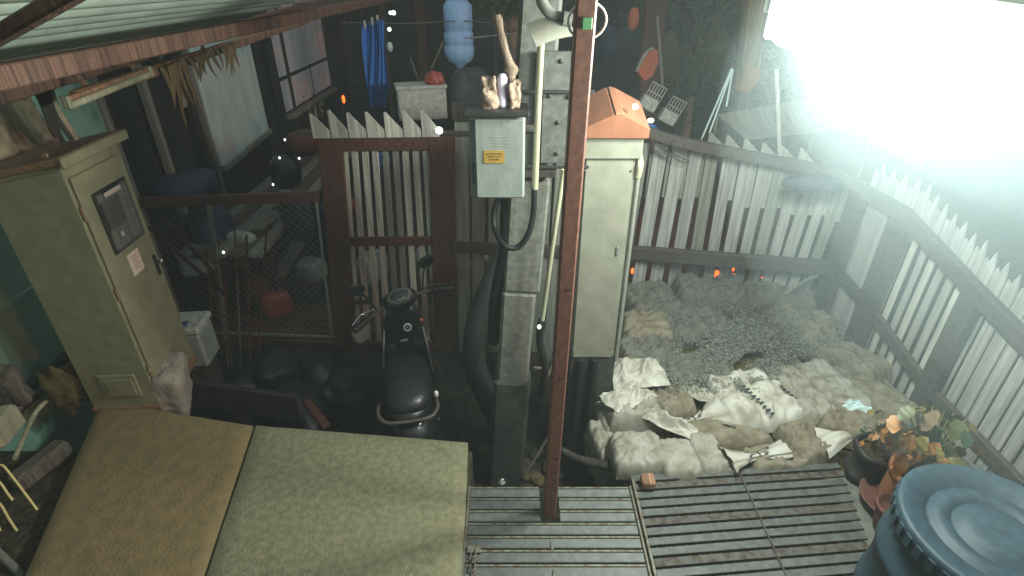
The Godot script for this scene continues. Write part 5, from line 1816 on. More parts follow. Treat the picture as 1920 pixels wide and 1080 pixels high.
# ---------- clutter in the pit and behind the fences ----------
func bag(called: String, label: String, cat: String, p: Vector3, rad: Vector3, m: Material, amp := 0.18, power := 2.4, sd := 1.0, group := ""):
	var st := mb()
	lump(st, rad, at(p, sd), power, amp, 0.5 / rad.x, sd * 2.3, 30, 16)
	one(called, st, m, label, cat, group)
func crate(t: Node3D, c: Vector3, s: Vector3, m: Material, yaw := 0.0):
	var st := mb()
	box(st, s, at(c, yaw), 0.01)
	part("box_body", st, m, t)
func make_clutter():
	# foam cool box beside the cabinet
	var p := on_depth(348, 626, -3.05)
	var t := thing("foam_box", "white foam cool box with a blue label beside the tan meter cabinet", "foam box", p)
	var st := mb()
	box(st, Vector3(0.28, 0.26, 0.22), at(p + Vector3(0, -0.08, 0), 0.1), 0.015)
	part("box_body", st, M.grey_box, t)
	var ld := mb()
	box(ld, Vector3(0.30, 0.05, 0.24), at(p + Vector3(0, 0.085, 0), 0.1), 0.012)
	part("lid", ld, M.foam, t)
	var lb := mb()
	box(lb, Vector3(0.09, 0.035, 0.004), at(p + Vector3(0.0, 0.02, 0.122), 0.1), 0.0)
	box(lb, Vector3(0.10, 0.003, 0.06), at(p + Vector3(0.02, 0.113, 0.05), 0.1), 0.0)
	part("blue_label", lb, M.sticker_blue, t)
	var sd := mb()
	box(sd, Vector3(0.2, 0.62, 0.2), at(p + Vector3(0, -0.53, 0), 0.1), 0.01)
	one("crate_stand", sd, M.timber_dark, "dark upright crate carrying the foam cool box", "crate")
	# rusty rack of thin rods
	var z := -3.45
	var rk := thing("rod_rack", "rusty rack of thin iron rods standing before the chain link panel", "rack", Vector3(on_depth(440, 690, z).x, LANE, z))
	for k in [[388, 470, 404, 700], [440, 430, 452, 690], [462, 440, 470, 700], [500, 430, 482, 695], [420, 500, 432, 690]]:
		var r := mb()
		tube(r, [on_depth(k[0], k[1], z), on_depth(k[2], k[3], z + 0.05)], 0.008, 6)
		part("rod", r, M.red_dark if k[0] != 440 else M.timber_grey, rk)
	for k in [[395, 492, 470, 498], [400, 590, 480, 600], [392, 640, 486, 650]]:
		var r := mb()
		tube(r, [on_depth(k[0], k[1], z + 0.02), on_depth(k[2], k[3], z + 0.02)], 0.008, 6)
		part("cross_rod", r, M.red_dark, rk)
	for k in [[1, [278, 425], [425, 555]], [2, [300, 400], [410, 520]]]:
		var r := mb()
		bar(r, on_depth(k[1][0], k[1][1], -3.7), on_depth(k[2][0], k[2][1], -3.55), 0.025, 0.02)
		one("leaning_stick", r, M.timber_dark, ["", "long dark stick leaning across the chain link panel, lower one", "short dark stick leaning across the chain link panel, upper one"][k[0]], "stick", "sticks leaning on the mesh panel")
	var pl := mb()
	bar(pl, on_depth(392, 385, -3.75), on_depth(432, 690, -3.55), 0.035, 0.03)
	one("pale_pole", pl, M.concrete, "pale grey pole leaning behind the rusty rack", "pole")
	for k in [[360, 720, 0.20, 0.16, "black bag beside the stone block"], [440, 735, 0.24, 0.16, "black bag in the pit in front of the rusty rack"], [520, 700, 0.22, 0.18, "black bag heaped below the chain link panel"], [590, 690, 0.20, 0.16, "black bag between the chain link panel and the scooter"], [640, 730, 0.16, 0.14, "black bag beside the scooter footboard"], [560, 765, 0.22, 0.14, "black bag in front of the heap by the slabs"]]:
		var q := on_level(k[0], k[1], LANE + k[3])
		q.z = min(q.z, -2.42)
		bag("rubbish_bag", k[4], "rubbish bag", q, Vector3(k[2] * 1.15, k[3] * 0.75, 0.2), M.black_rubber, 0.5, 2.6, k[0] * 0.01, "black bags heaped in the pit")
	var bd := mb()
	bar(bd, on_level(345, 742, -0.28) + Vector3(0, 0, -0.04), on_level(560, 775, -0.28) + Vector3(0, 0, -0.04), 0.22, 0.04, Vector3.UP)
	one("black_board", bd, M.timber_dark, "black board standing behind the slabs left of the scooter", "board")
	var rb := mb()
	bar(rb, on_level(575, 752, -0.3), on_level(612, 800, -0.3), 0.05, 0.03)
	one("fallen_batten", rb, M.red_dark, "dark red batten lying by the scooter behind the mossy slab", "slat")
	# big grey duct beside the pole
	var du := mb()
	tube(du, curve([on_depth(952, 470, -3.1), on_depth(925, 530, -2.95), on_depth(895, 610, -2.85), on_depth(890, 680, -2.8), on_depth(915, 745, -2.75), on_depth(940, 790, -2.72)], 6), 0.075, 16)
	one("bent_duct", du, M.duct, "broad dark grey duct bending down to the left of the pole", "duct")
	var bt := mb()
	tube(bt, curve([on_depth(1068, 705, -2.75), on_depth(1105, 735, -2.7), on_depth(1108, 780, -2.65), on_depth(1075, 810, -2.6)], 6), 0.05, 12)
	one("bent_duct", bt, M.concrete_dark, "dark duct curling behind the foot of the brown post", "duct")
	var lo := mb()
	tube(lo, curve([on_depth(1042, 838, -2.2), on_depth(1090, 862, -2.12), on_depth(1150, 876, -2.05), on_depth(1212, 890, -1.97)], 4), [0.016, 0.018, 0.02, 0.02, 0.022, 0.024, 0.026, 0.026, 0.027, 0.028, 0.028, 0.03, 0.03], 10)
	one("dark_log", lo, M.timber_dark, "dark thin log lying from the pit onto the corner of the gratings", "log")
	for k in [[985, 892, 1030, 815, "pale stick leaning at the foot of the pole"], [1012, 735, 1048, 660, "pale stick standing behind the brown post"], [1000, 690, 1040, 692, "short pale stick tied across behind the brown post"]]:
		var s := mb()
		tube(s, [on_depth(k[0], k[1], -2.3), on_depth(k[2], k[3], -2.42)], 0.009, 6)
		one("thin_stick", s, M.timber_grey, k[4], "stick", "sticks at the foot of the pole")
	var um := mb()
	tube(um, curve([on_depth(1014, 612, -2.5), on_depth(1022, 660, -2.48), on_depth(1026, 700, -2.46)], 4), [0.018, 0.02, 0.025, 0.032, 0.036, 0.04, 0.042, 0.04, 0.03], 10)
	one("folded_umbrella", um, M.duct, "folded grey umbrella hanging between the pole and the brown post", "umbrella")
	var rg := mb()
	box(rg, Vector3(0.03, 0.17, 0.02), at(on_depth(1043, 545, -3.9)), 0.004)
	one("red_box", rg, M.orange_red, "narrow bright red box seen through the gap left of the brown post", "box")
	var wp := mb()
	box(wp, Vector3(0.045, 0.50, 0.01), at(on_depth(1056, 392, -3.9), 0, 0, -0.06), 0.002)
	one("white_strip", wp, M.paper_lilac, "bright white strip behind the thin conduit pipe", "strip")
	var lt := mb()
	lump(lt, Vector3(0.01, 0.012, 0.01), at(on_depth(1011, 613, -2.22)), 2, 0, 1, 0, 10, 6)
	one("glint_bead", lt, M.bulb_glint_glow, "tiny glowing bead painting a glint at the end of the thin conduit pipe", "light")  # bead glows only to paint a reflection
	for i in 14:
		var q := on_level(rng.randf_range(880, 1130), rng.randf_range(835, 900), LANE + 0.02)
		if q.z > -2.0 or q.z < -2.9: continue
		var s := mb()
		lump(s, Vector3(rng.randf_range(0.03, 0.07), 0.03, rng.randf_range(0.03, 0.06)), at(q, rng.randf() * 3), 2.6, 0.3, 5.0, i, 12, 7)
		one("rubble", s, M.concrete_dark if i % 3 else M.dirt, "lump of rubble on the pit floor round the foot of the pole", "rubble", "rubble at the foot of the pole")

	# near left corner: pipes, cream block, yellow sack, wire rack
	var ps := mb()
	tube(ps, curve([on_depth(132, 690, -2.55), on_depth(105, 735, -2.42), on_depth(68, 772, -2.3), on_depth(40, 830, -2.1), on_depth(28, 860, -2.0)], 5), 0.013, 8)
	one("floor_pipe", ps, M.pvc, "thin cream pipe running along the floor at the foot of the green wall", "pipe")
	bag("yellow_sack", "dull yellow sack squeezed between the green wall and the tan cabinet", "sack", on_depth(122, 728, -2.42), Vector3(0.05, 0.14, 0.09), M.yellow_sack, 0.5, 3.5, 2.0)
	bag("cream_bundle", "cream bundle with a green top at the left edge below the green wall", "bundle", on_depth(14, 725, -2.2), Vector3(0.06, 0.10, 0.08), M.timber_grey, 0.4, 3.5, 5.0)
	var cb := mb()
	box(cb, Vector3(0.10, 0.14, 0.20), at(on_depth(2, 800, -2.0), 0.2), 0.02)
	one("cream_block", cb, M.pvc, "cream block at the left edge above the wire rack", "block")
	var bl := mb()
	box(bl, Vector3(0.10, 0.10, 0.28), at(on_level(78, 870, -0.03), -0.25), 0.02)
	one("brown_block", bl, M.timber_grey, "brown worn block on the floor left of the warm toned slab", "block")
	var wr := thing("wire_rack", "yellow wire rack prongs sticking in at the lower left edge", "rack", on_depth(10, 940, -1.7))
	for k in [[[-20, 880], [2, 872], [20, 890], [70, 956]], [[-20, 935], [0, 945], [20, 978], [48, 1018]], [[-20, 890], [0, 905], [14, 925], [24, 938]], [[-25, 975], [-5, 985], [2, 1000], [3, 1000]]]:
		var s := mb()
		var pts := []
		for q in k: pts.append(on_depth(q[0], q[1], -1.75 + (q[1] - 900) * 0.001))
		tube(s, curve(pts, 5), 0.0055, 8)
		part("prong", s, M.yellow_wire, wr)
	var wb := mb()
	tube(wb, [on_depth(-12, 850, -1.75), on_depth(-12, 1060, -1.68)], 0.007, 8)
	part("back_wire", wb, M.yellow_wire, wr)
	var gp := mb()
	tube(gp, [on_depth(-10, 1030, -1.5), on_depth(60, 1095, -1.42)], 0.016, 8)
	one("grey_pipe", gp, M.concrete, "grey pipe crossing the lower left corner", "pipe")

	# behind the mesh panel and the gate
	for k in [[395, 430, -4.6, 0.34, 0.22, "blue_dark", "large dark blue bag behind the left half of the chain link panel"], [345, 350, -4.4, 0.30, 0.12, "blue_dark", "blue tarpaulin bundle above the top rail of the chain link panel"], [560, 410, -4.7, 0.12, 0.22, "blue_grey", "grey blue sack near the right end of the chain link panel"], [600, 425, -4.8, 0.07, 0.2, "blue_dark", "small blue sack beside the left stile of the gate"]]:
		bag("cloth_bundle", k[6], "bundle", on_depth(k[0], k[1], k[2]), Vector3(k[3], k[4], 0.2), M[k[5]], 0.2, 2.3, k[0] * 0.013, "bundles behind the chain link panel")
	for k in [[370, 490, -4.3, 0.30, 0.20, "foam", "pale woven box behind the chain link panel"], [455, 455, -4.4, 0.10, 0.2, "foam", "narrow white box behind the rusty rack"], [585, 505, -4.6, 0.24, 0.2, "foam", "white crumpled bag behind the chain link panel near the gate"], [520, 570, -4.2, 0.12, 0.24, "red", "red carton behind the chain link panel"], [485, 540, -4.3, 0.16, 0.2, "red_dark", "dark red carton behind the rusty rack"]]:
		bag("packed_box", k[6], "box", on_depth(k[0], k[1], k[2]), Vector3(k[3], k[4], 0.24) * 0.5, M[k[5]], 0.10, 5.0, k[0] * 0.01, "boxes behind the chain link panel")
	for k in [[425, 440, 520, 372], [480, 430, 575, 360], [520, 520, 600, 385]]:
		var s := mb()
		bar(s, on_depth(k[0], k[1], -4.5), on_depth(k[2], k[3], -6.0), 0.14, 0.03, Vector3.RIGHT)
		one("loose_plank", s, M.slat_dull, {425: "leftmost grey plank lying towards the dark house behind the chain link panel", 480: "middle grey plank lying towards the dark house behind the chain link panel", 520: "rightmost grey plank lying towards the dark house near the gate stile"}[k[0]], "plank", "planks behind the chain link panel")
	var pv := thing("brick_path", "low brown brick path beyond the chain link panel", "path", Vector3(-1.6, LANE, -4.6))
	for i in 9:
		for j in 5:
			var s := mb()
			box(s, Vector3(0.19, 0.05, 0.09), at(Vector3(-2.4 + i * 0.2 + 0.1 * (j % 2), LANE + 0.024 + rng.randf_range(0, 0.006), -4.1 - j * 0.1)), 0.006)
			part("brick", s, M.pot_brown, pv)
	bag("dark_bundle", "dark rounded bundle with two painted glints beyond the mesh panel", "bundle", on_depth(535, 322, -5.0), Vector3(0.17, 0.16, 0.14), M.black_plastic, 0.1, 2.4, 2.0)
	bag("brown_bundle", "reddish brown bundle behind the left post of the gate", "bundle", on_depth(568, 268, -5.2), Vector3(0.16, 0.12, 0.14), M.red_dark, 0.1, 2.4, 4.0)
	for k in [[524, 296, -4.84, "left glowing bead painting a glint on the dark rounded bundle"], [561, 297, -4.84, "right glowing bead painting a glint on the dark rounded bundle"], [534, 262, -5.0, "glowing bead painting a glint above the dark rounded bundle"], [512, 346, -4.8, "glowing bead painting a glint below the dark rounded bundle"], [419, 473, -3.7, "tiny glowing bead painting a glint on the pale grey leaning pole"]]:
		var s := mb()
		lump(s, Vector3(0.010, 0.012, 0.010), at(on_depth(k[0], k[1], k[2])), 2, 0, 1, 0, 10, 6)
		one("glint_bead", s, M.bulb_glint_glow, k[3], "light", "small glints")  # glints painted as tiny glowing beads
	for k in [[590, 200, 0.16, "leaf_pale", "yellowish pot plant on the plank walk before the white window"], [445, 312, 0.10, "leaf_pale", "yellowish pot plant by the foot of the pale board"]]:
		small_bush("walk_plant", k[4], on_depth(k[0], k[1], -6.0), k[2], 60, M[k[3]])
	# things seen through the gate
	for k in [[655, 385, "red", 0.05, "red cup seen between the gate slats"], [718, 300, "blue_cloth", 0.05, "blue rag end seen between the gate slats"], [700, 500, "foam", 0.14, "white carton seen through the lower left of the gate"], [790, 490, "foam", 0.12, "white carton seen through the lower right of the gate"], [870, 490, "foam", 0.06, "white paper seen through the slats left of the pole"], [908, 490, "foam", 0.05, "white paper seen through the slats beside the bent duct"], [897, 552, "paper_lilac", 0.035, "glinting lilac tin seen through the slats beside the bent duct"]]:
		bag("gate_litter", k[4], "litter", on_depth(k[0], k[1], -4.2), Vector3(k[3], k[3], 0.05), M[k[2]], 0.2, 3.0, k[0] * 0.01, "odds behind the gate")
	# behind the back fence
	var rw := thing("red_wall", "low red plank wall behind the back fence", "wall", Vector3(1.7, LANE, -4.7))
	for i in 6:
		var s := mb()
		box(s, Vector3(1.7, 0.19, 0.04), at(Vector3(1.75, LANE + 0.12 + i * 0.2, -4.7 - 0.004 * (i % 2))), 0.006)
		part("plank", s, M.red_dark, rw)
	for k in [[1342, 521, 0.036, "left amber light behind the back fence above the sacks"], [1372, 526, 0.034, "right amber light behind the back fence above the sacks"], [1375, 505, 0.010, "small amber light above the right one behind the back fence"], [1428, 523, 0.010, "faint amber light behind the back fence toward the corner"], [1186, 508, 0.014, "amber light behind the back fence beside the pillar cabinet"]]:
		var s := mb()
		lump(s, Vector3(k[2], k[2] * 1.9, k[2]), at(on_depth(k[0], k[1], -3.89)), 2, 0, 1, 0, 12, 8)
		one("amber_light", s, M.amber_glow, k[3], "light", "amber lights behind the fence")
	var bw := mb()
	var bp := []
	var bc := on_depth(1235, 425, -4.3)
	for a in 25: bp.append(bc + Vector3(0.16 * cos(TAU * a / 24), 0.2 * sin(TAU * a / 24), 0.05 * cos(TAU * a / 24)))
	tube(bw, bp, 0.014, 8, false)
	one("bicycle_wheel", bw, M.red, "red bicycle wheel rim seen through the back fence near the pillar", "wheel")
	bag("blue_roll", "blue grey rolled tarpaulin tucked under the top rail near the corner", "tarpaulin", on_depth(1530, 345, -3.36), Vector3(0.20, 0.055, 0.05), M.blue_grey, 0.12, 2.6, 3.0)
	var vc := mb()
	bar(vc, on_depth(1462, 296, -3.6), on_depth(1456, 130, -3.6), 0.022, 0.016)
	one("white_upright", vc, M.slat_bright, "white upright strip rising over the back fence toward the lamp", "strip")
	for k in [[[1315, 262], [1372, 128], "leftmost of the thin green sticks standing over the back fence"], [[1330, 250], [1372, 132], "middle one of the thin green sticks standing over the back fence"], [[1362, 200], [1374, 130], "short thin green stick right of the other two over the back fence"]]:
		var s := mb()
		tube(s, [on_depth(k[0][0], k[0][1], -4.2), on_depth(k[1][0], k[1][1], -4.3)], 0.007, 6)
		one("green_stick", s, M.board_white, k[2], "stick", "thin sticks over the back fence")
	# tangle of wires at the end of the top rail
	for k in 5:
		var s := mb()
		var o := k * 9.0
		tube(s, curve([on_depth(1222, 262 + o * 0.5, -3.74), on_depth(1250 + o * 0.4, 282 + o * 0.3, -3.70), on_depth(1270 - o * 0.3, 300 - o, -3.72), on_depth(1292, 306 - o * 0.5, -3.74)], 5), 0.004, 5)
		one("wire_scrap", s, M.grey_steel, ["lowest looping", "second lowest", "middle", "second highest", "highest"][4 - k] + " grey wire scrap tangled at the left end of the back fence rail", "wire", "wire scraps")

func small_bush(called: String, label: String, p: Vector3, r: float, n: int, m: Material):
	var t := thing(called, label, "plant", p)
	var st := mb()
	for i in n:
		var d := Vector3(rng.randfn(), rng.randfn(), rng.randfn()) * r * 0.4
		var b := Basis.from_euler(Vector3(rng.randf() * TAU, rng.randf() * TAU, 0))
		tri(st, p + d + b * Vector3(0, 0, r * 0.25), p + d + b * Vector3(r * 0.1, 0, 0), p + d + b * Vector3(-r * 0.1, 0, 0), Vector3.UP)
	part("foliage", st, m, t, "stuff")
	var s2 := mb()
	tube(s2, [p + Vector3(0, -r, 0), p], 0.012, 6)
	part("stem", s2, M.bark, t)

# ---------- the lane beyond ----------
func tree(called: String, label: String, foot: Vector3, crown: Vector3, rad: Vector3, n: int, leaf_l: float, m: Material):
	var t := thing(called, label, "tree", foot, "trees beyond the fence")
	var tk := mb()
	tube(tk, curve([foot, foot.lerp(crown, 0.5) + Vector3(0.1, 0, 0.05), crown + Vector3(0, rad.y * 0.4, 0)], 5), [0.16, 0.15, 0.14, 0.13, 0.12, 0.11, 0.10, 0.09, 0.08, 0.06, 0.04], 9)
	var tr := part("trunk", tk, M.bark, t)
	var lm := mb()
	var tips := []
	for i in 12:
		var e := crown + Vector3(rng.randf_range(-1, 1) * rad.x, rng.randf_range(-0.6, 0.9) * rad.y, rng.randf_range(-1, 1) * rad.z) * 0.85
		tube(lm, curve([foot.lerp(crown, 0.75), foot.lerp(crown, 0.9).lerp(e, 0.5) + Vector3(0, 0.1, 0), e], 3), [0.05, 0.045, 0.04, 0.03, 0.025, 0.02, 0.012], 6)
		tips.append(e)
	part("limbs", lm, M.bark, t)
	var st := mb()
	st.set_smooth_group(-1)
	for i in n:
		var e: Vector3 = tips[i % 12]
		var p := e + Vector3(rng.randfn(), rng.randfn(), rng.randfn()) * rad * 0.26
		var b := Basis.from_euler(Vector3(rng.randf_range(-0.4, 1.3), rng.randf() * TAU, rng.randf_range(-0.5, 0.5)))
		var l := leaf_l * rng.randf_range(0.6, 1.3)
		var q0 := p
		var q1 := p + b * Vector3(l * 0.22, 0.1 * l, l * 0.5)
		var q2 := p + b * Vector3(0, -0.05 * l, l)
		var q3 := p + b * Vector3(-l * 0.22, 0.1 * l, l * 0.5)
		tri(st, q0, q1, q2, Vector3.UP); tri(st, q0, q2, q3, Vector3.UP)
	part("crown", st, m, t, "stuff")
func make_beyond():
	# dark timber house across the lane
	var t := thing("timber_house", "dark timber house across the lane behind the pole", "house", Vector3(-1.2, LANE, -11))
	var y := LANE
	for i in 15:
		var st := mb()
		box(st, Vector3(9.0, 0.24, 0.05), at(Vector3(-0.2, y + 0.12, -11.0 + 0.004 * (i % 2)), 0, 0.04), 0.006)
		part("board", st, M.timber_dark, t)
		y += 0.235
	for k in [[790, 60, "red_dark", 0.16], [620, 60, "timber_dark", 0.14], [720, 60, "timber_grey", 0.10], [930, 60, "timber_grey", 0.10]]:
		var p := on_depth(k[0], k[1], -10.6)
		var st := mb()
		box(st, Vector3(k[3], 3.6, k[3]), at(Vector3(p.x, LANE + 1.8, -10.6)), 0.01)
		part("porch_post", st, M[k[2]], t)
	var win := mb()
	var wp := on_depth(860, 170, -10.9)
	box(win, Vector3(1.0, 0.9, 0.05), at(Vector3(wp.x + 0.3, 1.4, -10.93)), 0.01)
	var w := part("window", win, M.dark_frame, t)
	var pn := mb()
	box(pn, Vector3(0.42, 0.8, 0.02), at(Vector3(wp.x + 0.07, 1.4, -10.9)), 0.004)
	part("pane", pn, M.gloss_black, w)
	var p2 := mb()
	box(p2, Vector3(0.42, 0.8, 0.02), at(Vector3(wp.x + 0.53, 1.4, -10.9)), 0.004)
	part("pane", p2, M.gloss_black, w)
	var rf := mb()
	box(rf, Vector3(9.6, 0.06, 3.0), at(Vector3(-0.2, 3.2, -10.6), 0, 0.25), 0.01)
	part("roof", rf, M.grey_steel, t)
	# grey end wall of a shed to the right of it
	var sh := thing("shed", "dull grey shed beyond the back fence on the right", "shed", Vector3(5.5, LANE, -9))
	for i in 14:
		var st := mb()
		box(st, Vector3(0.30, 3.6, 0.04), at(Vector3(3.6 + i * 0.31, LANE + 1.8, -9.2 + 0.006 * (i % 2))), 0.006)
		part("board", st, M.timber_dark, sh)

	tree("leafy_tree", "dense dark leafy tree over the lane behind the top of the pole", Vector3(0.25, LANE, -7.0), Vector3(-0.12, 2.12, -6.5), Vector3(0.75, 0.34, 0.5), 1800, 0.10, M.leaf_green)
	tree("leafy_tree", "dark leafy tree beyond the orange cap and the red post", Vector3(3.2, LANE, -8.0), Vector3(2.3, 1.5, -7.2), Vector3(1.1, 1.0, 0.8), 3000, 0.16, M.leaf_dark)
	tree("leafy_tree", "hazy leafy tree behind the strip light at the right", Vector3(5.6, LANE, -7.5), Vector3(5.0, 2.2, -7.0), Vector3(1.6, 1.4, 1.0), 2000, 0.2, M.leaf_dark)

	# fan palm between the red post and the timber post
	var fr := on_depth(1310, 95, -6.6)
	var fp2 := thing("fan_palm", "dark fan palm with spread leaf blades left of the timber post", "palm", Vector3(fr.x, LANE, fr.z))
	var ft := mb()
	tube(ft, [Vector3(fr.x, LANE, fr.z), fr + Vector3(0, -0.5, 0)], [0.07, 0.05], 8)
	part("trunk", ft, M.bark, fp2)
	for k in 8:
		var dirv := Vector3(cos(k * 0.9 + 0.3) * 0.5, 0.25 + 0.3 * sin(k * 2.1), 0.25 * sin(k * 1.3))
		var hub := fr + dirv * 1.0
		var st := mb()
		tube(st, curve([fr + Vector3(0, -0.5, 0), fr.lerp(hub, 0.5) + Vector3(0, 0.05, 0), hub], 3), 0.010, 5)
		var u2 := dirv.normalized()
		var sd := u2.cross(Vector3(0.2, 0.3, 1)).normalized()
		for q in 13:
			var an := (q - 6) * 0.23
			var d := u2 * cos(an) + sd * sin(an)
			var l := 0.46 * (1.0 - 0.02 * q)
			var wv := d.cross(Vector3(0.1, 0.2, 1)).normalized() * 0.014
			var tip := hub + d * l + Vector3(0, -0.10, 0)
			tri(st, hub, hub + d * l * 0.6 + wv, tip, Vector3.BACK)
			tri(st, hub, hub + d * l * 0.6 - wv, tip, Vector3.BACK)
		part("frond", st, M.leaf_green if k % 3 else M.leaf_dark, fp2)
	# blue cloths on a line
	var tc := thing("blue_cloth", "bright blue cloth hanging in long folds beside the white window", "cloth", on_depth(703, 40, -5.6))
	for k in [[692, 44, 704, 190, 0.085], [714, 38, 722, 172, 0.055], [702, 40, 712, 196, 0.085]]:
		var a := on_depth(k[0], k[1], -5.6 + (k[0] - 700) * 0.006)
		var b := on_depth(k[2] - 4, k[3], -5.6 + (k[0] - 700) * 0.006)
		var rows := []
		for i in 18:
			var f := i / 17.0
			var row := []
			for j in 13:
				var g := j / 6.0 - 1.0
				var p := a.lerp(b, f)
				row.append(p + Vector3(g * k[4] * (0.75 + 0.25 * sin(f * 4.0 + k[0])), -0.03 * abs(g) * f, 0.03 * sin(g * 8.0 + f * 3.0 + k[0])))
			rows.append(row)
		var st := mb()
		sheet(st, rows, 0.004, Vector3.BACK)
		part("cloth_fold", st, M.blue_cloth, tc)
	var pg := mb()
	for k in [[684, 46], [698, 40], [708, 36]]:
		box(pg, Vector3(0.02, 0.07, 0.02), at(on_depth(k[0], k[1], -5.56)), 0.004)
	part("peg", pg, M.foam, tc)
	var ln := mb()
	tube(ln, curve([on_depth(640, 42, -5.6), on_depth(760, 44, -5.6), on_depth(890, 40, -5.7), on_depth(990, 62, -5.8)], 5), 0.006, 5)
	one("washing_line", ln, M.timber_grey, "washing line that carries the blue cloth and the upturned bottle", "line")
	var l2 := mb()
	tube(l2, [on_depth(880, 72, -5.5), on_depth(1000, 58, -5.5)], 0.007, 5)
	one("pale_wire", l2, M.slat_dull, "pale straight wire right of the upturned blue bottle", "wire")
	# upturned bottle
	var bz := -5.8
	var bp := on_depth(863, 136, bz)
	var tb := thing("water_bottle", "large pale blue water bottle hung upside down over the lane", "bottle", bp)
	var bs := mb()
	lathe(bs, [Vector2(0.0, 0.0), Vector2(0.03, 0.005), Vector2(0.035, 0.05), Vector2(0.06, 0.08), Vector2(0.12, 0.11), Vector2(0.145, 0.17), Vector2(0.148, 0.24), Vector2(0.138, 0.25), Vector2(0.138, 0.27), Vector2(0.146, 0.28), Vector2(0.142, 0.36), Vector2(0.13, 0.37), Vector2(0.13, 0.39), Vector2(0.14, 0.40), Vector2(0.135, 0.60), Vector2(0.10, 0.64), Vector2(0, 0.65)], at(bp), 28)
	part("bottle", bs, M.blue_tarp, tb)
	var hg := mb()
	tube(hg, [bp + Vector3(0, 0.62, 0), bp + Vector3(0.02, 0.95, 0)], 0.006, 5)
	part("cord", hg, M.timber_grey, tb)
	bag("blue_sheet", "dim blue grey cloth heap below the upturned bottle behind the gate", "cloth", on_depth(880, 185, -5.5), Vector3(0.24, 0.30, 0.15), M.blue_grey, 0.15, 2.6, 1.0)
	# foam tray with red cloth
	var fz := -5.0
	var fp := on_depth(790, 188, fz)
	var tf := thing("foam_tray", "grey white foam box behind the gate top", "foam box", fp)
	crate(tf, fp + Vector3(0, -0.02, 0), Vector3(0.42, 0.26, 0.22), M.foam, 0.25)
	var fl := mb()
	box(fl, Vector3(0.44, 0.03, 0.24), at(fp + Vector3(0, 0.125, 0), 0.25), 0.006)
	part("rim", fl, M.foam, tf)
	bag("red_rag", "red and white rag lying on the foam box behind the gate", "rag", fp + Vector3(0.14, 0.18, 0.02), Vector3(0.09, 0.06, 0.07), M.red, 0.3, 2.2, 3.0)
	for k in [[[770, 110], [786, 155], "thin grey stick sticking up behind the foam box, left one"], [[830, 80], [808, 130], "thin grey stick leaning behind the foam box, right one"]]:
		var s := mb()
		tube(s, [on_depth(k[0][0], k[0][1], -5.3), on_depth(k[1][0], k[1][1], -5.1)], 0.009, 6)
		one("thin_stick", s, M.timber_grey, k[2], "stick", "sticks behind the foam box")
	var inc := mb()
	tube(inc, [on_depth(640, 240, -4.2), on_depth(643, 196, -4.2)], 0.006, 6)
	var it := one("candle_stick", inc, M.timber_dark, "thin dark candle stick behind the left end of the gate pickets", "candle")
	var fm := mb()
	lump(fm, Vector3(0.012, 0.03, 0.012), at(on_depth(644, 186, -4.2)), 2, 0, 1, 0, 10, 8)
	part("flame", fm, M.amber_glow, it)
	for k in [[732, 24, 0.018, "pale green hanging lamp beside the blue cloth, upper left one"], [738, 24, 0.022, "pale green hanging lamp beside the blue cloth, upper right one"], [730, 55, 0.02, "pale green hanging lamp beside the blue cloth, middle one"], [731, 88, 0.03, "pale green hanging lamp beside the blue cloth, lowest one"]]:
		var s := mb()
		lump(s, Vector3(k[2], k[2] * (1.6 if k[2] > 0.025 else 1.0), k[2]), at(on_depth(k[0], k[1], -5.9)), 2, 0, 1, 0, 10, 8)
		one("hanging_light", s, M.bulb_glint_glow if k[2] < 0.025 else M.board_white, k[3], "light", "small lights beside the blue cloth")
	# right of the post
	var rp := thing("red_post", "dull red brown timber post beyond the orange capped pillar", "post", Vector3(on_depth(1225, 60, -6.0).x, LANE, -6.0))
	var st := mb()
	bar(st, Vector3(on_depth(1225, 200, -6.0).x, LANE, -6.0), Vector3(on_depth(1215, 20, -6.0).x, 3.2, -6.0), 0.20, 0.16)
	part("shaft", st, M.red_dark, rp)
	var rs := mb()
	bar(rs, on_depth(1242, 160, -5.9), on_depth(1232, 30, -5.9), 0.03, 0.03)
	part("side_batten", rs, M.slat_dull, rp)
	var sc := thing("red_scoop", "orange red plastic scoop hanging on the red brown post", "scoop", on_depth(1212, 122, -5.6))
	var ss := mb()
	var q := on_depth(1212, 122, -5.6)
	prism(ss, PackedVector2Array([Vector2(-0.10, -0.05), Vector2(-0.02, -0.14), Vector2(0.06, -0.10), Vector2(0.11, 0.02), Vector2(0.09, 0.13), Vector2(0.03, 0.15), Vector2(-0.04, 0.10)]), 0.06, at(q, 0.3))
	part("scoop", ss, M.orange_red, sc)
	var s3 := mb()
	tube(s3, curve([q + Vector3(-0.10, -0.05, 0.05), q + Vector3(-0.03, 0.11, 0.05), q + Vector3(0.04, 0.155, 0.05)], 4), 0.016, 6)
	part("rim", s3, M.slat_bright, sc)
	var rb := mb()
	lump(rb, Vector3(0.05, 0.10, 0.05), at(on_depth(1188, 36, -5.7)), 2.4)
	one("red_float", rb, M.orange_red, "small orange red float hanging high on the red brown post", "float")
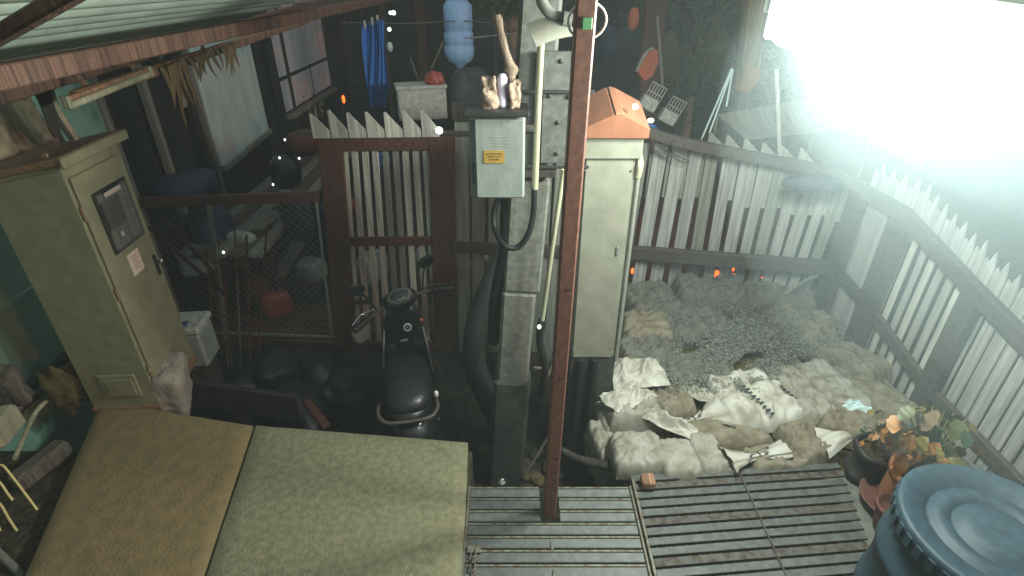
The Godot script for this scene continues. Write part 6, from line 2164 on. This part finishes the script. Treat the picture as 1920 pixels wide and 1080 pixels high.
	for k in [[1225, 182, "left white wire tray standing beyond the orange cap"], [1262, 208, "right white wire tray standing beyond the orange cap"]]:
		var c := on_depth(k[0], k[1], -4.6)
		var tt := thing("wire_tray", k[2], "tray", c, "white trays beyond the pillar cabinet")
		var b := Basis.from_euler(Vector3(0, 0, -0.45))
		for i in 6:
			var s := mb()
			var xx := -0.065 + i * 0.026
			bar(s, c + b * Vector3(xx, -0.02, 0), c + b * Vector3(xx, 0.10, 0), 0.009, 0.009)
			part("wire", s, M.slat_bright, tt)
		for yy in [0.10, 0.03]:
			var s := mb()
			bar(s, c + b * Vector3(-0.07, yy, 0.004), c + b * Vector3(0.07, yy, 0.004), 0.009, 0.009)
			part("cross_wire", s, M.slat_bright, tt)
		var bx := mb()
		box(bx, Vector3(0.14, 0.10, 0.08), Transform3D(b, c + b * Vector3(0, -0.06, -0.03)), 0.008)
		part("tray_body", bx, M.foam, tt)
	var gw := mb()
	lump(gw, Vector3(0.028, 0.02, 0.02), at(on_depth(1220, 226, -4.4)), 2, 0, 1, 0, 12, 8)
	one("glint_bead", gw, M.bulb_glint_glow, "bright glowing bead painting a glint below the left wire tray", "light", "small glints")  # painted glint, set as a glowing bead
	bag("blue_bucket", "small blue tub below the wire trays", "tub", on_depth(1218, 246, -4.4), Vector3(0.05, 0.05, 0.05), M.blue_cloth, 0.05, 3.5, 2.0)
	bag("blue_tarp", "dim blue tarpaulin hung beyond the wire hoop", "tarpaulin", on_depth(1140, 85, -6.2), Vector3(0.20, 0.16, 0.1), M.blue_dark, 0.2, 2.6, 5.0)
	var wp2 := thing("timber_post", "pale timber post with an orange lower end left of the strip light", "post", Vector3(on_depth(1408, 100, -5.2).x, LANE, -5.2))
	var s4 := mb()
	bar(s4, on_depth(1400, 165, -5.2), on_depth(1418, -30, -5.2), 0.16, 0.12)
	part("shaft", s4, M.thatch, wp2)
	var s6 := mb()
	bar(s6, Vector3(on_depth(1400, 165, -5.25).x - 0.02, LANE, -5.25), on_depth(1398, 160, -5.25), 0.10, 0.1)
	part("lower_shaft", s6, M.timber_grey, wp2)
	var s5 := mb()
	prism(s5, PackedVector2Array([Vector2(-0.08, -0.10), Vector2(0.0, -0.12), Vector2(0.09, 0.0), Vector2(0.06, 0.09), Vector2(-0.05, 0.10)]), 0.13, at(on_depth(1402, 145, -5.14)))
	part("orange_end", s5, M.leaf_orange, wp2)
	# pale canopy beyond the fence
	var ca := thing("tarp_canopy", "pale tarpaulin canopy over the lane below the strip light", "canopy", on_depth(1440, 250, -4.9))
	var pa := on_depth(1345, 215, -4.8)
	var pb := on_depth(1545, 178, -5.2)
	var pc := on_depth(1640, 235, -4.6)
	var pd := on_depth(1400, 262, -4.3)
	var rows := []
	for i in 8:
		var row := []
		for j in 10:
			var p := pa.lerp(pb, j / 9.0).lerp(pd.lerp(pc, j / 9.0), i / 7.0)
			p.y -= 0.07 * sin(i / 7.0 * PI) * sin(j / 9.0 * PI)
			row.append(p)
		rows.append(row)
	var cm := mb()
	sheet(cm, rows, 0.004, Vector3.UP)
	part("tarpaulin", cm, M.slat_dull, ca)
	for p in [pa, pb, pc, pd]:
		var s := mb()
		tube(s, [Vector3(p.x, LANE, p.z), p + Vector3(0, 0.01, 0)], 0.016, 7)
		part("canopy_pole", s, M.slat_dull, ca)

func _ready():
	rng.seed = 4711
	wob.seed = 77
	wob.frequency = 0.01
	wob.fractal_octaves = 2
	make_view()
	make_materials()
	make_lamp()
	make_ground()
	make_slabs()
	make_grates()
	make_gate()
	make_back_fence()
	make_house()
	make_eave()
	make_beyond()
	make_meter_cabinet()
	make_pole()
	make_meter_box()
	make_pillar_cabinet()
	make_post()
	make_scooter()
	make_sacks()
	make_plants()
	make_drum()
	make_clutter()
